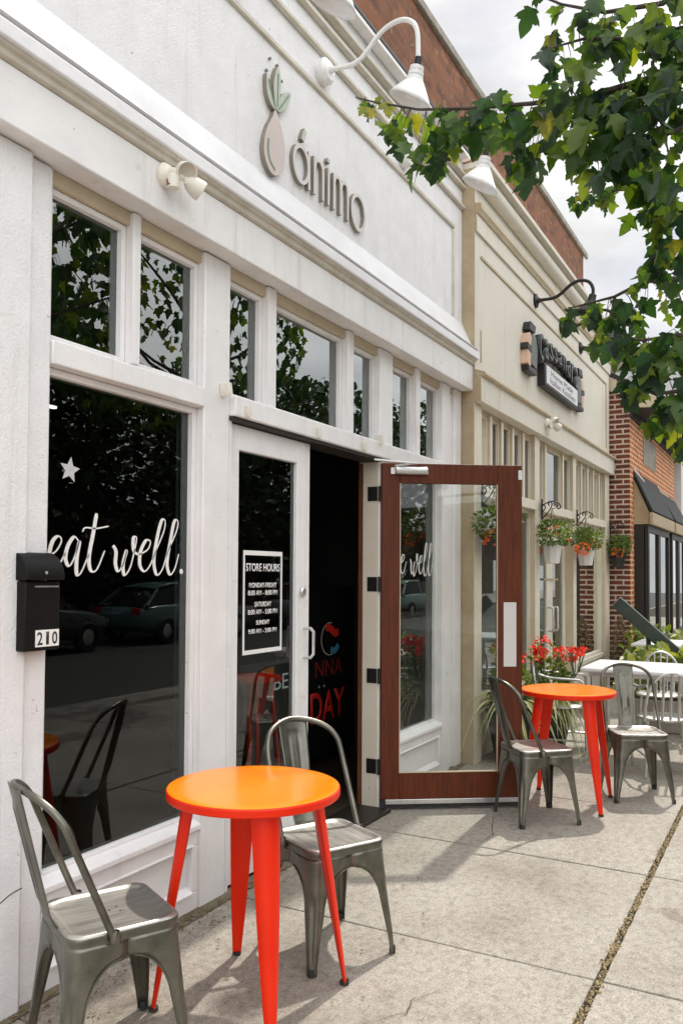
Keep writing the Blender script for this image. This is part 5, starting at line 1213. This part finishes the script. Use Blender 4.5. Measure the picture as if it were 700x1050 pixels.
# ------------------------------------------------------------------ sky, sun, camera
SUN = Vector((.66, .02, 1.0)).normalized()
el = math.asin(SUN.z); az = math.atan2(SUN.x, SUN.y)
w = bpy.data.worlds.new('World'); scene.world = w; w.use_nodes = True; nt = w.node_tree; nt.nodes.clear(); L = nt.links
out = N(nt, 'ShaderNodeOutputWorld'); sky = nt.nodes.new('ShaderNodeTexSky'); sky.sky_type = 'NISHITA'; sky.sun_disc = False
sky.sun_elevation = el; sky.sun_rotation = az; sky.air_density = 1.0; sky.dust_density = 2.5
bg1 = N(nt, 'ShaderNodeBackground', Strength=.1); L.new(sky.outputs[0], bg1.inputs[0])
tc = nt.nodes.new('ShaderNodeTexCoord'); mp = nt.nodes.new('ShaderNodeMapping'); mp.inputs['Scale'].default_value = (1,1,2.2); L.new(tc.outputs['Generated'], mp.inputs[0])
n1 = N(nt, 'ShaderNodeTexNoise', Scale=2.6, Detail=9.0, Roughness=.56, Distortion=.25); L.new(mp.outputs[0], n1.inputs['Vector'])
n2 = N(nt, 'ShaderNodeTexNoise', Scale=5.0, Detail=8.0, Roughness=.55); L.new(mp.outputs[0], n2.inputs['Vector'])
r1 = ramp(nt, n1.outputs['Fac'], [(.30, (.25,.25,.25)), (.46, (1,1,1))])
r2 = ramp(nt, n2.outputs['Fac'], [(.34, (.74,.74,.76)), (.50, (.92,.92,.93)), (.64, (1.08,1.075,1.07))])
bg2 = N(nt, 'ShaderNodeBackground', Strength=1.0); sx_ = N(nt, 'ShaderNodeVectorMath', operation='DOT_PRODUCT'); sx_.inputs[1].default_value = (-.05,-.80,.60); L.new(tc.outputs['Generated'], sx_.inputs[0])   # cloud layer boosted behind the view, added to brighten facade and panes
me_ = N(nt, 'ShaderNodeMapRange', interpolation_type='SMOOTHSTEP'); me_.inputs[1].default_value = -.15; me_.inputs[2].default_value = 1.0; me_.inputs[3].default_value = .80; me_.inputs[4].default_value = 2.7; L.new(sx_.outputs['Value'], me_.inputs[0])
L.new(me_.outputs[0], bg2.inputs[1]); L.new(r2.outputs[0], bg2.inputs[0])
mx = N(nt, 'ShaderNodeMixShader'); L.new(r1.outputs[0], mx.inputs[0]); L.new(bg1.outputs[0], mx.inputs[1]); L.new(bg2.outputs[0], mx.inputs[2]); L.new(mx.outputs[0], out.inputs[0])

sl = bpy.data.lights.new('sun', 'SUN'); sl.energy = 3.5; sl.angle = R(1.2); sl.color = (1, .94, .85)
so = bpy.data.objects.new('sun', sl); C.objects.link(so); so.rotation_euler = SUN.to_track_quat('Z', 'Y').to_euler()

cam = bpy.data.cameras.new('camera'); co = bpy.data.objects.new('camera', cam); C.objects.link(co); scene.camera = co
yaw, pit, rol = R(28.8), R(1.7), R(.34)
fw = Vector((math.cos(yaw)*math.cos(pit), math.sin(yaw)*math.cos(pit), math.sin(pit))); rt = Vector((math.sin(yaw), -math.cos(yaw), 0)); up = rt.cross(fw)
rt2 = rt*math.cos(rol) + up*math.sin(rol); up2 = up*math.cos(rol) - rt*math.sin(rol)
co.matrix_world = Matrix(((rt2.x, up2.x, -fw.x, 0), (rt2.y, up2.y, -fw.y, 0), (rt2.z, up2.z, -fw.z, 1.55), (0,0,0,1)))
cam.sensor_fit = 'VERTICAL'; cam.sensor_height = 36; cam.sensor_width = 24; cam.lens = 848/1050*36; cam.shift_y = 39/1050; cam.clip_end = 500; cam.clip_start = .05
vs = scene.view_settings; vs.view_transform = 'Standard'; vs.look = 'None'; vs.exposure = .06; vs.gamma = 1; vs.use_curve_mapping = False
scene.cycles.max_bounces = 8; scene.cycles.transparent_max_bounces = 12
